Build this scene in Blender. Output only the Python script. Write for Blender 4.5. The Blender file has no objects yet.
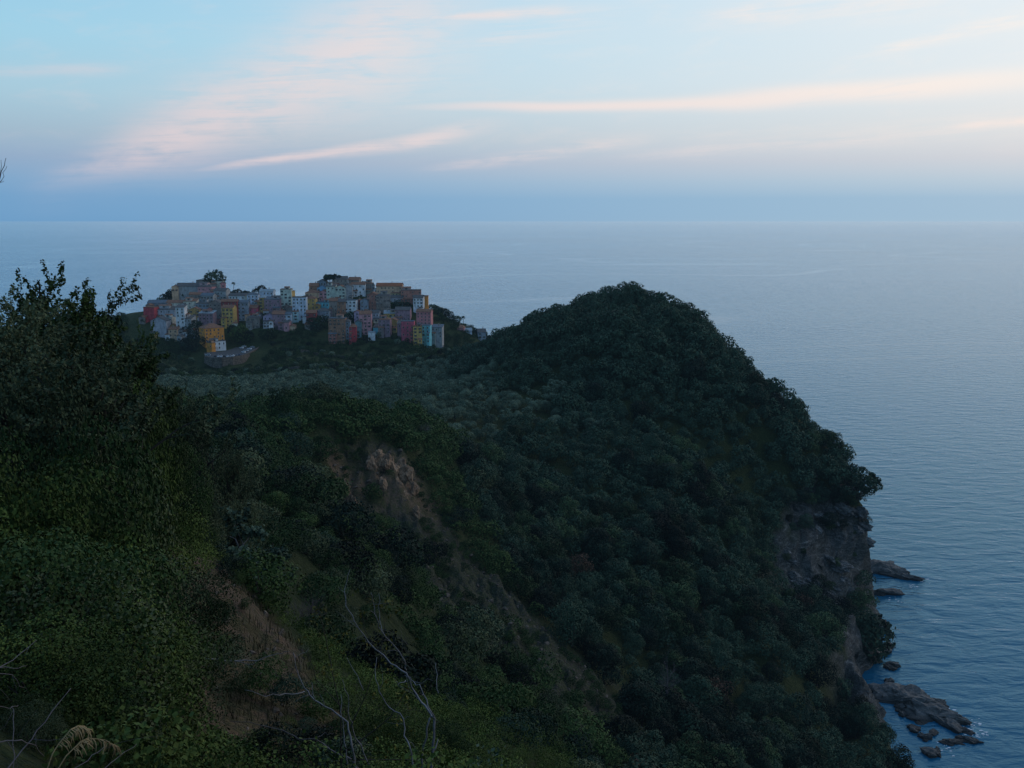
import bpy, bmesh, math, random
import numpy as np
from mathutils import Vector, Matrix

SC = bpy.context.scene
COL = SC.collection
R = math.radians
CAM_H, F = 180.0, 900.0
PITCH = math.atan(165.0 / 900.0)
cp, sp = math.cos(PITCH), math.sin(PITCH)


def ray(px, py):
    xc, yc = (px - 512) / F, -(py - 384) / F
    return xc, cp + yc * sp, -sp + yc * cp      # x right, y forward, z up


def P(px, py, d):
    """world point seen at (px, py) whose forward distance (world Y) is d"""
    x, y, z = ray(px, py)
    k = d / y
    return Vector((x * k, d, CAM_H + z * k))


def proj(x, y, z):
    z = z - CAM_H
    fy = y * cp - z * sp
    uy = y * sp + z * cp
    return 512 + F * x / fy, 384 - F * uy / fy


def tag(o, label=None, cat=None, group=None, kind=None):
    if label: o['label'] = label
    if cat: o['category'] = cat
    if group: o['group'] = group
    if kind: o['kind'] = kind
    return o


def link(name, data, parent=None, loc=None, rz=0.0):
    o = bpy.data.objects.new(name, data)
    COL.objects.link(o)
    if parent: o.parent = parent
    if loc is not None: o.location = loc
    if rz: o.rotation_euler[2] = rz
    return o


# ------------------------------------------------------------------ meshes
def mesh_np(name, v, quads=None, tris=None, mats=(), smooth=False, mi=None):
    me = bpy.data.meshes.new(name)
    v = np.asarray(v, np.float32).reshape(-1, 3)
    me.vertices.add(len(v)); me.vertices.foreach_set('co', v.ravel())
    idx, tot = [], []
    if quads is not None and len(quads):
        q = np.asarray(quads, np.int32).reshape(-1, 4); idx.append(q.ravel()); tot.append(np.full(len(q), 4, np.int32))
    if tris is not None and len(tris):
        t = np.asarray(tris, np.int32).reshape(-1, 3); idx.append(t.ravel()); tot.append(np.full(len(t), 3, np.int32))
    idx, tot = np.concatenate(idx), np.concatenate(tot)
    me.loops.add(len(idx)); me.loops.foreach_set('vertex_index', idx)
    me.polygons.add(len(tot))
    start = np.concatenate([[0], np.cumsum(tot)[:-1]]).astype(np.int32)
    me.polygons.foreach_set('loop_start', start)
    me.polygons.foreach_set('loop_total', tot)
    if smooth: me.polygons.foreach_set('use_smooth', np.ones(len(tot), bool))
    for m in mats: me.materials.append(m)
    if mi is not None: me.polygons.foreach_set('material_index', np.asarray(mi, np.int32))
    me.update(calc_edges=True)
    return me


class MB:
    """collects boxes, prisms and tubes for one mesh"""
    def __init__(self): self.v, self.f, self.m = [], [], []
    def poly(self, pts, faces, mi=0):
        b = len(self.v); self.v += [tuple(p) for p in pts]
        for f in faces: self.f.append([b + i for i in f]); self.m.append(mi)
    def box(self, x0, x1, y0, y1, z0, z1, mi=0, bottom=True):
        p = [(x0,y0,z0),(x1,y0,z0),(x1,y1,z0),(x0,y1,z0),(x0,y0,z1),(x1,y0,z1),(x1,y1,z1),(x0,y1,z1)]
        f = [(4,5,6,7),(0,1,5,4),(1,2,6,5),(2,3,7,6),(3,0,4,7)]
        if bottom: f.append((3,2,1,0))
        self.poly(p, f, mi)
    def tube(self, pts, rad, n=5, mi=0):
        pts = [Vector(p) for p in pts]
        rings = []
        for i, p in enumerate(pts):
            a = pts[max(i-1, 0)]; c = pts[min(i+1, len(pts)-1)]
            t = (c - a)
            t = t.normalized() if t.length > 1e-9 else Vector((0,0,1))
            u = t.cross(Vector((0.31,0.17,0.93))); u = u.normalized() if u.length > 1e-6 else Vector((1,0,0))
            w = t.cross(u)
            r = rad[i] if hasattr(rad, '__len__') else rad
            b = len(self.v)
            for k in range(n):
                q = 2*math.pi*k/n
                self.v.append(tuple(p + (u*math.cos(q) + w*math.sin(q))*r))
            rings.append(b)
        for i in range(len(rings)-1):
            for k in range(n):
                self.f.append([rings[i]+k, rings[i]+(k+1)%n, rings[i+1]+(k+1)%n, rings[i+1]+k]); self.m.append(mi)
        self.f.append([rings[-1]+k for k in range(n)]); self.m.append(mi)
        self.f.append([rings[0]+k for k in reversed(range(n))]); self.m.append(mi)
    def mesh(self, name, mats, smooth=False):
        me = bpy.data.meshes.new(name)
        me.from_pydata(self.v, [], self.f)
        for m in (mats if isinstance(mats, (list, tuple)) else [mats]): me.materials.append(m)
        me.polygons.foreach_set('material_index', np.array(self.m, np.int32))
        if smooth: me.polygons.foreach_set('use_smooth', np.ones(len(self.f), bool))
        me.update()
        return me


# ------------------------------------------------------------------ numpy noise
def _hash(ix, iy, seed):
    h = (ix.astype(np.int64) * 374761393 + iy.astype(np.int64) * 668265263 + seed * 1442695041) & 0x7fffffff
    h = ((h ^ (h >> 13)) * 1274126177) & 0x7fffffff
    h = h ^ (h >> 16)
    return (h & 0xffff) / 65535.0


def vnoise(x, y, seed=0):
    ix, iy = np.floor(x), np.floor(y)
    fx, fy = x - ix, y - iy
    fx = fx*fx*(3-2*fx); fy = fy*fy*(3-2*fy)
    a = _hash(ix, iy, seed); b = _hash(ix+1, iy, seed); c = _hash(ix, iy+1, seed); d = _hash(ix+1, iy+1, seed)
    return (a*(1-fx)+b*fx)*(1-fy) + (c*(1-fx)+d*fx)*fy - 0.5


def fbm(x, y, seed=0, octv=4, gain=0.5):
    s, a, k = 0, 1.0, 1.0
    for i in range(octv):
        s = s + a*vnoise(x*k + 17.3*i, y*k - 9.1*i, seed+i); a *= gain; k *= 2.03
    return s


def sstep(a, b, x):
    t = np.clip((x-a)/(b-a), 0, 1)
    return t*t*(3-2*t)


# ------------------------------------------------------------------ node helpers
class S:
    """tiny expression wrapper round node sockets"""
    def __init__(self, nt, s): self.nt, self.s = nt, s
    def _m(self, op, *a, clamp=False):
        n = self.nt.nodes.new('ShaderNodeMath'); n.operation = op; n.use_clamp = clamp
        for i, q in enumerate((self,) + a):
            if isinstance(q, S): self.nt.links.new(q.s, n.inputs[i])
            else: n.inputs[i].default_value = q
        return S(self.nt, n.outputs[0])
    def __add__(self, o): return self._m('ADD', o)
    def __sub__(self, o): return self._m('SUBTRACT', o)
    def __mul__(self, o): return self._m('MULTIPLY', o)
    def __truediv__(self, o): return self._m('DIVIDE', o)
    def abs(self): return self._m('ABSOLUTE')
    def pow(self, e): return self._m('POWER', e)
    def exp(self): return self._m('EXPONENT')
    def clamp(self): return self._m('ADD', 0.0, clamp=True)
    def ss(self, a, b):
        n = self.nt.nodes.new('ShaderNodeMapRange'); n.interpolation_type = 'SMOOTHSTEP'
        self.nt.links.new(self.s, n.inputs[0]); n.inputs[1].default_value = a; n.inputs[2].default_value = b
        return S(self.nt, n.outputs[0])


def combine(nt, x, y, z):
    n = nt.nodes.new('ShaderNodeCombineXYZ')
    for i, q in enumerate((x, y, z)):
        if isinstance(q, S): nt.links.new(q.s, n.inputs[i])
        else: n.inputs[i].default_value = q
    return S(nt, n.outputs[0])


def noise(nt, vec, scale, detail=4.0, rough=0.55, dist=0.0):
    n = nt.nodes.new('ShaderNodeTexNoise')
    if vec is not None: nt.links.new(vec.s, n.inputs['Vector'])
    n.inputs['Scale'].default_value = scale; n.inputs['Detail'].default_value = detail
    n.inputs['Roughness'].default_value = rough; n.inputs['Distortion'].default_value = dist
    return S(nt, n.outputs[0])


def ramp(nt, fac, stops, interp='LINEAR'):
    n = nt.nodes.new('ShaderNodeValToRGB'); cr = n.color_ramp; cr.interpolation = interp
    nt.links.new(fac.s, n.inputs[0])
    while len(cr.elements) < len(stops): cr.elements.new(0.5)
    for e, (p, c) in zip(cr.elements, stops):
        e.position = p; e.color = (c[0], c[1], c[2], 1)
    return S(nt, n.outputs[0])


def mixc(nt, fac, a, b, mode='MIX'):
    n = nt.nodes.new('ShaderNodeMix'); n.data_type = 'RGBA'; n.blend_type = mode
    for sock, q in ((n.inputs[0], fac), (n.inputs[6], a), (n.inputs[7], b)):
        if isinstance(q, S): nt.links.new(q.s, sock)
        elif isinstance(q, (tuple, list)): sock.default_value = (q[0], q[1], q[2], 1)
        else: sock.default_value = q
    return S(nt, n.outputs[2])


def lin(r, g, b):
    def f(c):
        c /= 255.0
        return c/12.92 if c <= 0.04045 else ((c+0.055)/1.055)**2.4
    return (f(r), f(g), f(b))


def new_mat(name, rough=0.8, spec=0.2):
    m = bpy.data.materials.new(name); m.use_nodes = True
    nt = m.node_tree
    b = nt.nodes['Principled BSDF']
    b.inputs['Roughness'].default_value = rough
    b.inputs['Specular IOR Level'].default_value = spec
    return m, nt, b


def coords(nt, kind='Object'):
    n = nt.nodes.new('ShaderNodeTexCoord'); return S(nt, n.outputs[kind])


def position(nt):
    n = nt.nodes.new('ShaderNodeNewGeometry'); return S(nt, n.outputs['Position'])


def scalev(nt, v, s):
    n = nt.nodes.new('ShaderNodeVectorMath'); n.operation = 'MULTIPLY'
    nt.links.new(v.s, n.inputs[0]); n.inputs[1].default_value = s
    return S(nt, n.outputs[0])


def bump(nt, b, h, strength, dist):
    n = nt.nodes.new('ShaderNodeBump'); n.inputs['Strength'].default_value = strength; n.inputs['Distance'].default_value = dist
    nt.links.new(h.s, n.inputs['Height']); nt.links.new(n.outputs[0], b.inputs['Normal'])
# ------------------------------------------------------------------ camera
cam = bpy.data.cameras.new('camera')
cam.sensor_width = 36.0; cam.lens = 36.0*F/1024.0
cam.clip_start = 0.1; cam.clip_end = 120000
co = bpy.data.objects.new('camera', cam); COL.objects.link(co)
co.location = (0, 0, CAM_H); co.rotation_euler = (math.pi/2 - PITCH, 0, 0)
SC.camera = co

# ------------------------------------------------------------------ dusk sky
SUN_AZ, SUN_EL = R(54), R(2.0)
w = bpy.data.worlds.new('World'); SC.world = w; w.use_nodes = True
nt = w.node_tree
bg = nt.nodes['Background']
d = coords(nt, 'Generated')
sx = nt.nodes.new('ShaderNodeSeparateXYZ'); nt.links.new(d.s, sx.inputs[0])
X, Y, Z = (S(nt, sx.outputs[i]) for i in range(3))
el = Z._m('ARCSINE') * (180/math.pi)
az = X._m('ARCTAN2', Y) * (180/math.pi)
q = el._m('MAXIMUM', 0.0)
fac = (q / 90.0).pow(0.5)            # more of the ramp for the low sky
def st(rows): return [(math.sqrt(e/90.0), lin(*c)) for e, c in rows]
left = ramp(nt, fac, st([(0,(106,155,198)),(1.2,(112,160,202)),(2.2,(128,167,203)),(3.4,(148,172,200)),(4.8,(162,186,204)),
                         (7,(168,203,220)),(10,(160,208,230)),(13,(152,204,231)),(18,(92,150,200)),(26,(70,124,182)),(40,(100,150,200)),(60,(116,160,206)),(90,(108,150,200))]))
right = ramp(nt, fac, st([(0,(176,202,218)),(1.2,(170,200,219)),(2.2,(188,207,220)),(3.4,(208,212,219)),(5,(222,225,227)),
                          (8,(227,234,238)),(13,(226,236,242)),(19,(285,276,266)),(30,(262,256,254)),(45,(200,216,236)),(60,(120,164,208)),(90,(108,150,200))]))  # stops above the view brightened, an added glow to light land and sea
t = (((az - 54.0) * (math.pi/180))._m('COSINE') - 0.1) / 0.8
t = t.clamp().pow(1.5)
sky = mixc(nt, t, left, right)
# clouds: soft streaks laid along great-circle-ish lines of the sky, broken up by noise
def azel(px, py):
    x, y, z = ray(px, py); l = math.sqrt(x*x+y*y+z*z)
    return math.degrees(math.atan2(x, y)), math.degrees(math.asin(z/l))
warp = noise(nt, combine(nt, az*0.05, el*0.25, 9.1), 1.0, 2.0) - 0.5
fibre = noise(nt, combine(nt, az*0.13 + el*0.12, el*2.1 - az*0.12, 2.7), 1.0, 6.0, 0.66, 0.7)
puff = noise(nt, combine(nt, az*0.30, el*0.9 - az*0.06, 21.0), 1.0, 4.0, 0.6, 0.3)
def streak(p0, p1, w0, w1, strength, mixf, thr, soft=2.0, wp=1.2):
    (a0, e0), (a1, e1) = azel(*p0), azel(*p1)
    L = math.hypot(a1-a0, e1-e0); cx, sy = (a1-a0)/L, (e1-e0)/L
    u = ((az - a0)*cx + (el - e0)*sy) / L
    v = (el - e0)*cx - (az - a0)*sy + warp*wp
    n = fibre*mixf + puff*(1.0-mixf)
    wd = u.clamp()*(w1-w0) + w0
    g = ((v/wd).abs().pow(soft)*-1.0).exp()
    ends = u.ss(-0.15, 0.25) * (u*-1.0 + 1.0).ss(-0.15, 0.28)
    return (g*ends*n.ss(*thr)*strength).clamp()
CL = [
    ((70,178),(470,0),1.0,4.2,0.9,0.5,(0.24,0.60),1.9,2.4),
    ((230,80),(620,5),0.7,1.2,0.55,0.7,(0.36,0.70),2.0,1.2),
    ((200,170),(490,127),0.2,0.5,0.9,0.6,(0.28,0.58),2.0,1.1),
    ((410,108),(1120,72),0.22,0.80,1.0,0.5,(0.18,0.46),2.4,1.4),
    ((430,167),(650,138),0.25,0.5,0.6,0.5,(0.34,0.66),2.0,0.8),
    ((700,16),(960,-14),0.6,1.2,0.8,0.5,(0.30,0.66),2.0,1.0),
    ((850,54),(1080,4),0.2,0.6,0.8,0.5,(0.32,0.66),2.0,0.8),
    ((940,128),(1100,116),0.2,0.35,0.9,0.4,(0.25,0.6),2.0,0.5),
    ((620,156),(1090,116),0.4,0.7,0.45,0.6,(0.32,0.66),2.0,1.0),
    ((320,20),(600,8),0.18,0.4,0.85,0.5,(0.25,0.6),2.0,0.6),
    ((-40,72),(130,70),0.25,0.4,0.4,0.5,(0.3,0.6),2.0,0.6),
]
cl = None
for c in CL:
    m = streak(*c)
    cl = m if cl is None else cl._m('MAXIMUM', m)
veil = puff.ss(0.45, 0.8) * el.ss(2.5, 5.0) * 0.18
cl = cl._m('MAXIMUM', veil)
ccol = mixc(nt, t, lin(225,211,214), lin(252,240,231))
warm = (el*-1.0 + 9.0).ss(0.0, 7.0)
ccol = mixc(nt, warm*0.38, ccol, lin(236,205,204))
sky = mixc(nt, cl*0.95, sky, ccol)
# the Nishita sky of the same low sun, a small share of the whole
ns = nt.nodes.new('ShaderNodeTexSky'); ns.sky_type = 'NISHITA'; ns.sun_disc = False
ns.sun_elevation = SUN_EL; ns.sun_rotation = SUN_AZ; ns.air_density = 1.0; ns.dust_density = 2.0; ns.ozone_density = 2.0
sc_ = nt.nodes.new('ShaderNodeVectorMath'); sc_.operation = 'SCALE'; nt.links.new(ns.outputs[0], sc_.inputs[0]); sc_.inputs['Scale'].default_value = 0.02
sky = mixc(nt, 1.0, sky, S(nt, sc_.outputs[0]), 'ADD')
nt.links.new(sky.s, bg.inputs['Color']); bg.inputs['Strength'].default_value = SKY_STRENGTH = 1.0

w.cycles.sampling_method = 'NONE'
sun = bpy.data.lights.new('sun', 'SUN'); sun.energy = 0.12; sun.angle = R(12); sun.color = (1.0, 0.80, 0.66)
so = bpy.data.objects.new('sun', sun); COL.objects.link(so)
so.rotation_euler = (math.pi/2 - R(6), 0, math.pi - SUN_AZ)   # light comes from the right, low over the sea

# ------------------------------------------------------------------ sea haze, a volume over the water whose glow stands in for scattered light
mz = bpy.data.materials.new('haze'); mz.use_nodes = True
nt = mz.node_tree; nt.nodes.clear()
out = nt.nodes.new('ShaderNodeOutputMaterial')
ab = nt.nodes.new('ShaderNodeVolumeAbsorption'); ab.inputs['Color'].default_value = (0,0,0,1); ab.inputs['Density'].default_value = HAZE = 2.4e-5
em = nt.nodes.new('ShaderNodeEmission'); em.inputs['Color'].default_value = (*lin(120,163,200),1); em.inputs['Strength'].default_value = HAZE
ad = nt.nodes.new('ShaderNodeAddShader')
nt.links.new(ab.outputs[0], ad.inputs[0]); nt.links.new(em.outputs[0], ad.inputs[1]); nt.links.new(ad.outputs[0], out.inputs['Volume'])
b = MB(); b.box(-15000, 15000, -6000, 15000, -60, 520)
tag(link('haze', b.mesh('haze', mz)), 'thin bluish sea haze over the water', kind='stuff')

# ------------------------------------------------------------------ sea
ms, nt, b = new_mat('sea_water', 0.12, 0.5)
pos = position(nt)
sw = scalev(nt, pos, (0.055, 0.13, 0.1))
w1 = noise(nt, sw, 1.0, 3.0, 0.5, 0.6)
w2 = noise(nt, scalev(nt, pos, (0.22, 0.55, 0.4)), 1.0, 4.0, 0.6, 0.4)
slick = noise(nt, scalev(nt, pos, (0.0005, 0.0009, 1.0)), 1.0, 4.0, 0.55, 1.6)
sl = slick.ss(0.40, 0.62)
h = w1*1.5 + w2*0.30
bp = nt.nodes.new('ShaderNodeBump'); bp.inputs['Distance'].default_value = 2.0
cur = noise(nt, scalev(nt, pos, (0.00042, 0.0007, 1.0)), 1.0, 2.0, 0.5, 1.0)
line = ((cur - 0.52).abs() / 0.010).clamp()
line = line*0.5 + 0.5
nt.links.new(((sl*0.18 + 0.46)*line).s, bp.inputs['Strength']); nt.links.new(h.s, bp.inputs['Height'])
nt.nodes.remove(b)
df = nt.nodes.new('ShaderNodeBsdfDiffuse'); nt.links.new(mixc(nt, sl, (0.003, 0.085, 0.165), (0.004, 0.098, 0.19)).s, df.inputs['Color'])
gl = nt.nodes.new('ShaderNodeBsdfGlossy'); gl.inputs['Color'].default_value = (0.74, 0.87, 0.96, 1)
nt.links.new((sl*0.04 + 0.11).s, gl.inputs['Roughness'])
fr = nt.nodes.new('ShaderNodeFresnel'); fr.inputs['IOR'].default_value = 1.333
nt.links.new(mixc(nt, S(nt, fr.outputs[0]).ss(0.06, 0.55), (0.42, 0.80, 0.96), (0.87, 0.95, 1.0)).s, gl.inputs['Color'])
for n_ in (df, gl, fr): nt.links.new(bp.outputs[0], n_.inputs['Normal'])
mx = nt.nodes.new('ShaderNodeMixShader')
nt.links.new(fr.outputs[0], mx.inputs[0]); nt.links.new(df.outputs[0], mx.inputs[1]); nt.links.new(gl.outputs[0], mx.inputs[2])
nt.links.new(mx.outputs[0], nt.nodes['Material Output'].inputs['Surface'])
b_ = MB()
b_.poly([(-70000,-8000,0),(70000,-8000,0),(70000,70000,0),(-70000,70000,0)], [(0,1,2,3)])
tag(link('sea', b_.mesh('sea', ms)), 'calm open sea reaching the horizon', kind='structure')
# ------------------------------------------------------------------ terrain from surveyed points
CPT = []       # (x/y, ln y, (z-180)/y)
def cpy(px, py, d_):
    p = P(px, py, d_); CPT.append((p.x/d_, math.log(d_), (p.z-CAM_H)/d_))
def cz(px, d_, z): CPT.append(((px-512)/F*1.02, math.log(d_), (z-CAM_H)/d_))
for a in [(-300,3,178.0),(200,3,177.7),(512,3,177.7),(900,3,177.6),(1400,3,177.5),(860,330,25),(880,318,17),(850,300,24),(884,290,16),(868,350,25),(896,277,13),
          (-300,12,178),(0,12,173.2),(250,12,171.8),(512,12,171.2),(800,12,170.8),
          (-300,30,177),(0,30,171.5),(100,30,170),(150,30,168.6),(0,20,171.4),(110,18,170),
          (-300,60,176),(0,45,169.5),(100,45,165),(150,50,161.5),(220,50,157.5),
          (-300,100,173),(0,100,162),(100,100,154),(200,100,147),(100,160,147),(0,250,138),(0,400,108),(-300,400,140),
          (100,600,72),(0,900,70),(-300,900,95),(0,650,75),
          (700,100,98),(800,60,129),(900,30,154.5),(1024,15,168),(900,120,74),(700,40,146),(1000,60,125),(620,60,136),(1400,20,150),(1400,40,120),(1400,100,20),(1400,160,-8),(1000,130,30),(1050,200,-8),
          (900,200,22),(1000,250,-8),(1400,300,-8),
          # behind the hill
          (625,600,112),(625,680,45),(640,760,-8),(500,660,78),(510,760,22),(560,720,45),(570,820,-8),(700,550,100),(715,620,25),(740,680,-8),
          (790,490,62),(800,540,-4),(820,560,-8),(862,432,30),(885,470,-6),(925,400,-8),(935,368,-8),(975,330,-8),(1000,290,-8),(900,520,-8),(840,640,-8),
          # open water
          (1200,600,-8),(900,700,-8),(1000,900,-8),(850,850,-8),(1100,450,-8),(900,1200,-8),(1400,700,-8),(760,780,-8),(980,580,-8),(1400,1300,-8),(700,1000,-8),(700,1500,-8),(300,1500,-8),(0,1500,-8),(-300,1500,-8),(0,1150,-8),(-300,1250,-8),(560,950,-8),(540,1050,-8),
          (150,1100,-8),(300,1120,-8),(420,1090,-8),(490,1030,-8),
          (220,1010,62),(340,1010,66),(420,990,55),(100,1000,60),
          (220,775,55),(225,792,61.5),(245,830,61.5),(262,800,58)]:
    cz(*a)
for a in [(215,560,32),(200,660,24),(250,745,18),(330,768,17),(400,785,15),(480,768,25),(560,768,42),
          (240,560,60),(300,640,60),(380,690,55),(450,710,55),(280,530,100),(360,590,100),(440,660,100),(520,740,92),(600,775,80),
          (250,470,160),(330,520,165),(410,585,155),(500,670,140),(580,745,125),
          (250,442,220),(330,448,235),(370,452,245),(400,455,255),(425,470,262),(350,520,222),(400,545,215),(440,545,225),(500,600,205),(560,660,180),(640,745,160),
          (480,500,295),(540,580,258),(620,670,225),(700,748,202),(770,772,205),
          (250,415,350),(350,422,330),(420,425,330),(250,392,500),(350,390,520),(440,392,480),(500,405,425),
          (300,372,660),(400,365,690),(200,385,600),(450,352,730),(300,385,590),(300,356,770),(400,355,770),(150,360,760),
          (470,378,560),(495,350,575),(530,330,560),(580,312,540),(625,305,520),(680,324,488),(740,374,458),(800,427,428),(845,468,410),(868,500,400),
          (520,405,430),(600,400,432),(700,450,385),(560,490,335),(650,560,300),(750,600,308),(800,655,290),(700,685,240),(840,705,298),(800,768,225),(850,768,252),
          (610,340,480),(680,370,450),(760,450,405),(640,470,360),
          (862,535,396),(815,560,372),(800,600,352),(835,620,366),
          (868,600,404),(880,640,364),(894,682,329),(918,722,300),(938,768,273),(860,690,322),(845,730,288),(895,745,284),(874,665,342),(850,640,352),
          (440,315,930),(465,328,922),(490,348,905),(440,348,850),(480,367,820)]:
    cpy(*a)
def vill_d(yb): return 830 + (345 - yb)*2.1
for px, top in ((135,314),(175,303),(215,292),(250,299),(285,299),(320,290),(350,288),(390,296),(420,303)):
    for yb in (345, 328, 312, 300, 291):
        if yb >= top: cpy(px, yb, vill_d(yb))
    cpy(px, top, vill_d(top)+8)
CPT = np.array(CPT)
US, VS = 3.0, 1.0
_cx = np.stack([CPT[:,0]*US, CPT[:,1]*VS], 1)
def _phi(r2): return 0.5*r2*np.log(r2 + 1e-12)
_n = len(CPT)
_r2 = ((_cx[:,None,:]-_cx[None,:,:])**2).sum(2)
_A = np.zeros((_n+3, _n+3)); _A[:_n,:_n] = _phi(_r2) + np.eye(_n)*2e-4
_A[:_n,_n] = 1; _A[:_n,_n+1:] = _cx; _A[_n,:_n] = 1; _A[_n+1:,:_n] = _cx.T
_W = np.linalg.solve(_A, np.concatenate([CPT[:,2], np.zeros(3)]))


def base_z(x, y):
    x = np.asarray(x, float); y = np.maximum(np.asarray(y, float), 2.0)
    u, v = x/y*US, np.log(y)*VS
    sh = u.shape; u, v = u.ravel(), v.ravel()
    o = np.empty(len(u))
    for i in range(0, len(u), 20000):
        a, b2 = u[i:i+20000], v[i:i+20000]
        r2 = (a[:,None]-_cx[None,:,0])**2 + (b2[:,None]-_cx[None,:,1])**2
        o[i:i+20000] = _phi(r2) @ _W[:_n] + _W[_n] + _W[_n+1]*a + _W[_n+2]*b2
    return CAM_H + o.reshape(sh)*y


# worn bare ground: polylines in the place, (x, y, radius)
def wl(pts): return [(P(px, 300, d_).x, d_, r) for px, d_, r in pts]
BARE = [wl([(335,236,9),(370,240,10),(402,248,11),(412,232,10),(440,228,10),(500,205,12),(560,182,10),(640,162,9)]),
        wl([(345,226,5),(395,226,7)]),
        wl([(425,232,9),(465,222,13),(515,203,15),(565,184,14),(615,166,12)]),
        wl([(205,33,2.2),(212,29,2.5),(224,25,2.6),(245,20,2.3),(270,17,2.1)]),
        wl([(440,190,13),(480,172,13),(520,155,12),(560,145,10)]),
        wl([(300,19,1.2),(350,18,1.0)]),
        wl([(866,397,5),(835,384,11),(812,368,9),(806,354,5)]),
        wl([(838,372,10),(866,366,7),(880,350,6)]),
        wl([(872,342,9),(902,338,7),(925,320,8)]),
        wl([(866,358,7),(880,338,8),(896,312,9),(915,288,9)]),
        wl([(640,205,6),(700,200,5)]),
        wl([(520,352,6),(545,350,6)]),]


def bare_mask(x, y):
    m = np.zeros(np.shape(x))
    n = fbm(x/6.0, y/6.0, 5, 3)
    for L in BARE:
        for (x0,y0,r0),(x1,y1,r1) in zip(L[:-1], L[1:]):
            dx, dy = x1-x0, y1-y0
            t_ = np.clip(((x-x0)*dx+(y-y0)*dy)/(dx*dx+dy*dy), 0, 1)
            dd = np.hypot(x-x0-t_*dx, y-y0-t_*dy); rr = r0+(r1-r0)*t_
            m = np.maximum(m, 1 - sstep(0.65, 1.1, dd/rr + n*0.6))
    return m


CPX, CPY_, CPZ = P(236,350,812).x, 812.0, 62.0      # the car park shelf


def ground(x, y, fine=True):
    z = base_z(x, y)
    dd = np.hypot(x, y)
    m = bare_mask(x, y)
    amp = np.clip(dd/60.0, 0.12, 1.0)
    z = z + fbm(x/22.0, y/22.0, 11, 4)*1.8*amp
    hm = sstep(-0.02, 0.06, x/y)*sstep(215, 270, y)*(1 - sstep(0.28, 0.36, x/y)*sstep(330, 360, y))*(1 - sstep(560, 640, y))
    z = z + hm*9.0*fbm((x*0.85 + y*0.53)/30.0, (-x*0.53 + y*0.85)/85.0, 91, 3)
    if fine:
        z = z + fbm(x/3.0, y/3.0, 31, 3)*0.45*np.clip(dd/40.0, 0.35, 1)
        # gullied, crumbling faces where the ground is bare
        rg = 1 - np.abs(fbm(x/6.0 + 0.25*y/7.0, y/16.0, 41, 5, 0.6))*2.6
        z = z - m*rg*np.clip(dd/70.0, 0.08, 2.2) + m*fbm(x/2.0, y/2.0, 77, 3)*np.clip(dd/90, 0.15, 1.3)
    k = 1 - sstep(0.75, 1.15, np.hypot((x-CPX)/27.0, (y-CPY_)/30.0))
    z = z*(1-k) + (CPZ-0.35)*k
    k = sstep(770, 850, y)*sstep(0.03, 0.07, x/y)
    z = z*(1-k) - 9.0*k
    return z


NU, NV = 600, 860
uu = np.linspace(-1.0, 1.05, NU); vv = np.linspace(math.log(2.4), math.log(1400), NV)
GU, GV = np.meshgrid(uu, vv)
GYd = np.exp(GV); GX = GU*GYd
GZ = np.maximum(ground(GX, GYd), -9.0)
GB = bare_mask(GX, GYd)
# steep = rock
dzdx = np.gradient(GZ, axis=1)/np.gradient(GX, axis=1)
dzdy = (np.gradient(GZ, axis=0) - dzdx*np.gradient(GX, axis=0))/np.gradient(GYd, axis=0)
GS = np.hypot(dzdx, dzdy)
ids = np.arange(NU*NV).reshape(NV, NU)
quads = np.stack([ids[:-1,:-1], ids[:-1,1:], ids[1:,1:], ids[1:,:-1]], -1).reshape(-1,4)
V = np.stack([GX, GYd, GZ], -1).reshape(-1,3)
keep = (GZ.ravel()[quads] > -8.9).any(1)

mt, nt, b = new_mat('hillside_soil', 0.95, 0.1)
pos = position(nt)
at = nt.nodes.new('ShaderNodeAttribute'); at.attribute_name = 'bare'; bare = S(nt, at.outputs['Fac'])
at2 = nt.nodes.new('ShaderNodeAttribute'); at2.attribute_name = 'rock'; rockf = S(nt, at2.outputs['Fac'])
n1 = noise(nt, pos, 0.22, 6.0, 0.65); n2 = noise(nt, pos, 1.7, 5.0, 0.7); n3 = noise(nt, pos, 0.05, 3.0)
grass = ramp(nt, n2, [(0.3,(0.020,0.030,0.010)),(0.55,(0.042,0.056,0.018)),(0.75,(0.080,0.090,0.036))])
dirt = ramp(nt, n1*0.6 + n2*0.4, [(0.30,(0.07,0.050,0.036)),(0.43,(0.17,0.115,0.080)),(0.57,(0.30,0.195,0.130)),(0.72,(0.46,0.31,0.21))])
strat = noise(nt, scalev(nt, pos, (0.22,0.12,0.55)), 1.0, 7.0, 0.7, 1.4)
rock = ramp(nt, strat*0.6 + n2*0.4, [(0.36,(0.022,0.023,0.024)),(0.48,(0.080,0.080,0.079)),(0.55,(0.135,0.133,0.13)),(0.66,(0.36,0.345,0.32))])
patch = (n2*0.6 + n1*0.7).ss(0.56, 0.72)
at3 = nt.nodes.new('ShaderNodeAttribute'); at3.attribute_name = 'scree'; scf = S(nt, at3.outputs['Fac'])
sn = noise(nt, pos, 2.6, 4.0, 0.75)
scree = ramp(nt, sn*0.6 + n1*0.45, [(0.34,(0.022,0.026,0.016)),(0.5,(0.058,0.058,0.044)),(0.66,(0.14,0.128,0.108))])
barecol = mixc(nt, rockf, mixc(nt, scf, dirt, scree), rock)
c = mixc(nt, (bare*(patch*(rockf*0.6 - 0.75) + 1.0)).clamp(), grass, barecol)
nt.links.new(c.s, b.inputs['Base Color'])
bump(nt, b, n2 + n1*2.0 + noise(nt, pos, 0.6, 6.0, 0.7)*1.5, 1.0, 1.2)
RKd = sstep(290, 330, GYd) * sstep(0.14, 0.24, GU) * sstep(0.9, 1.5, GS) * (GZ > 0)
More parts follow.
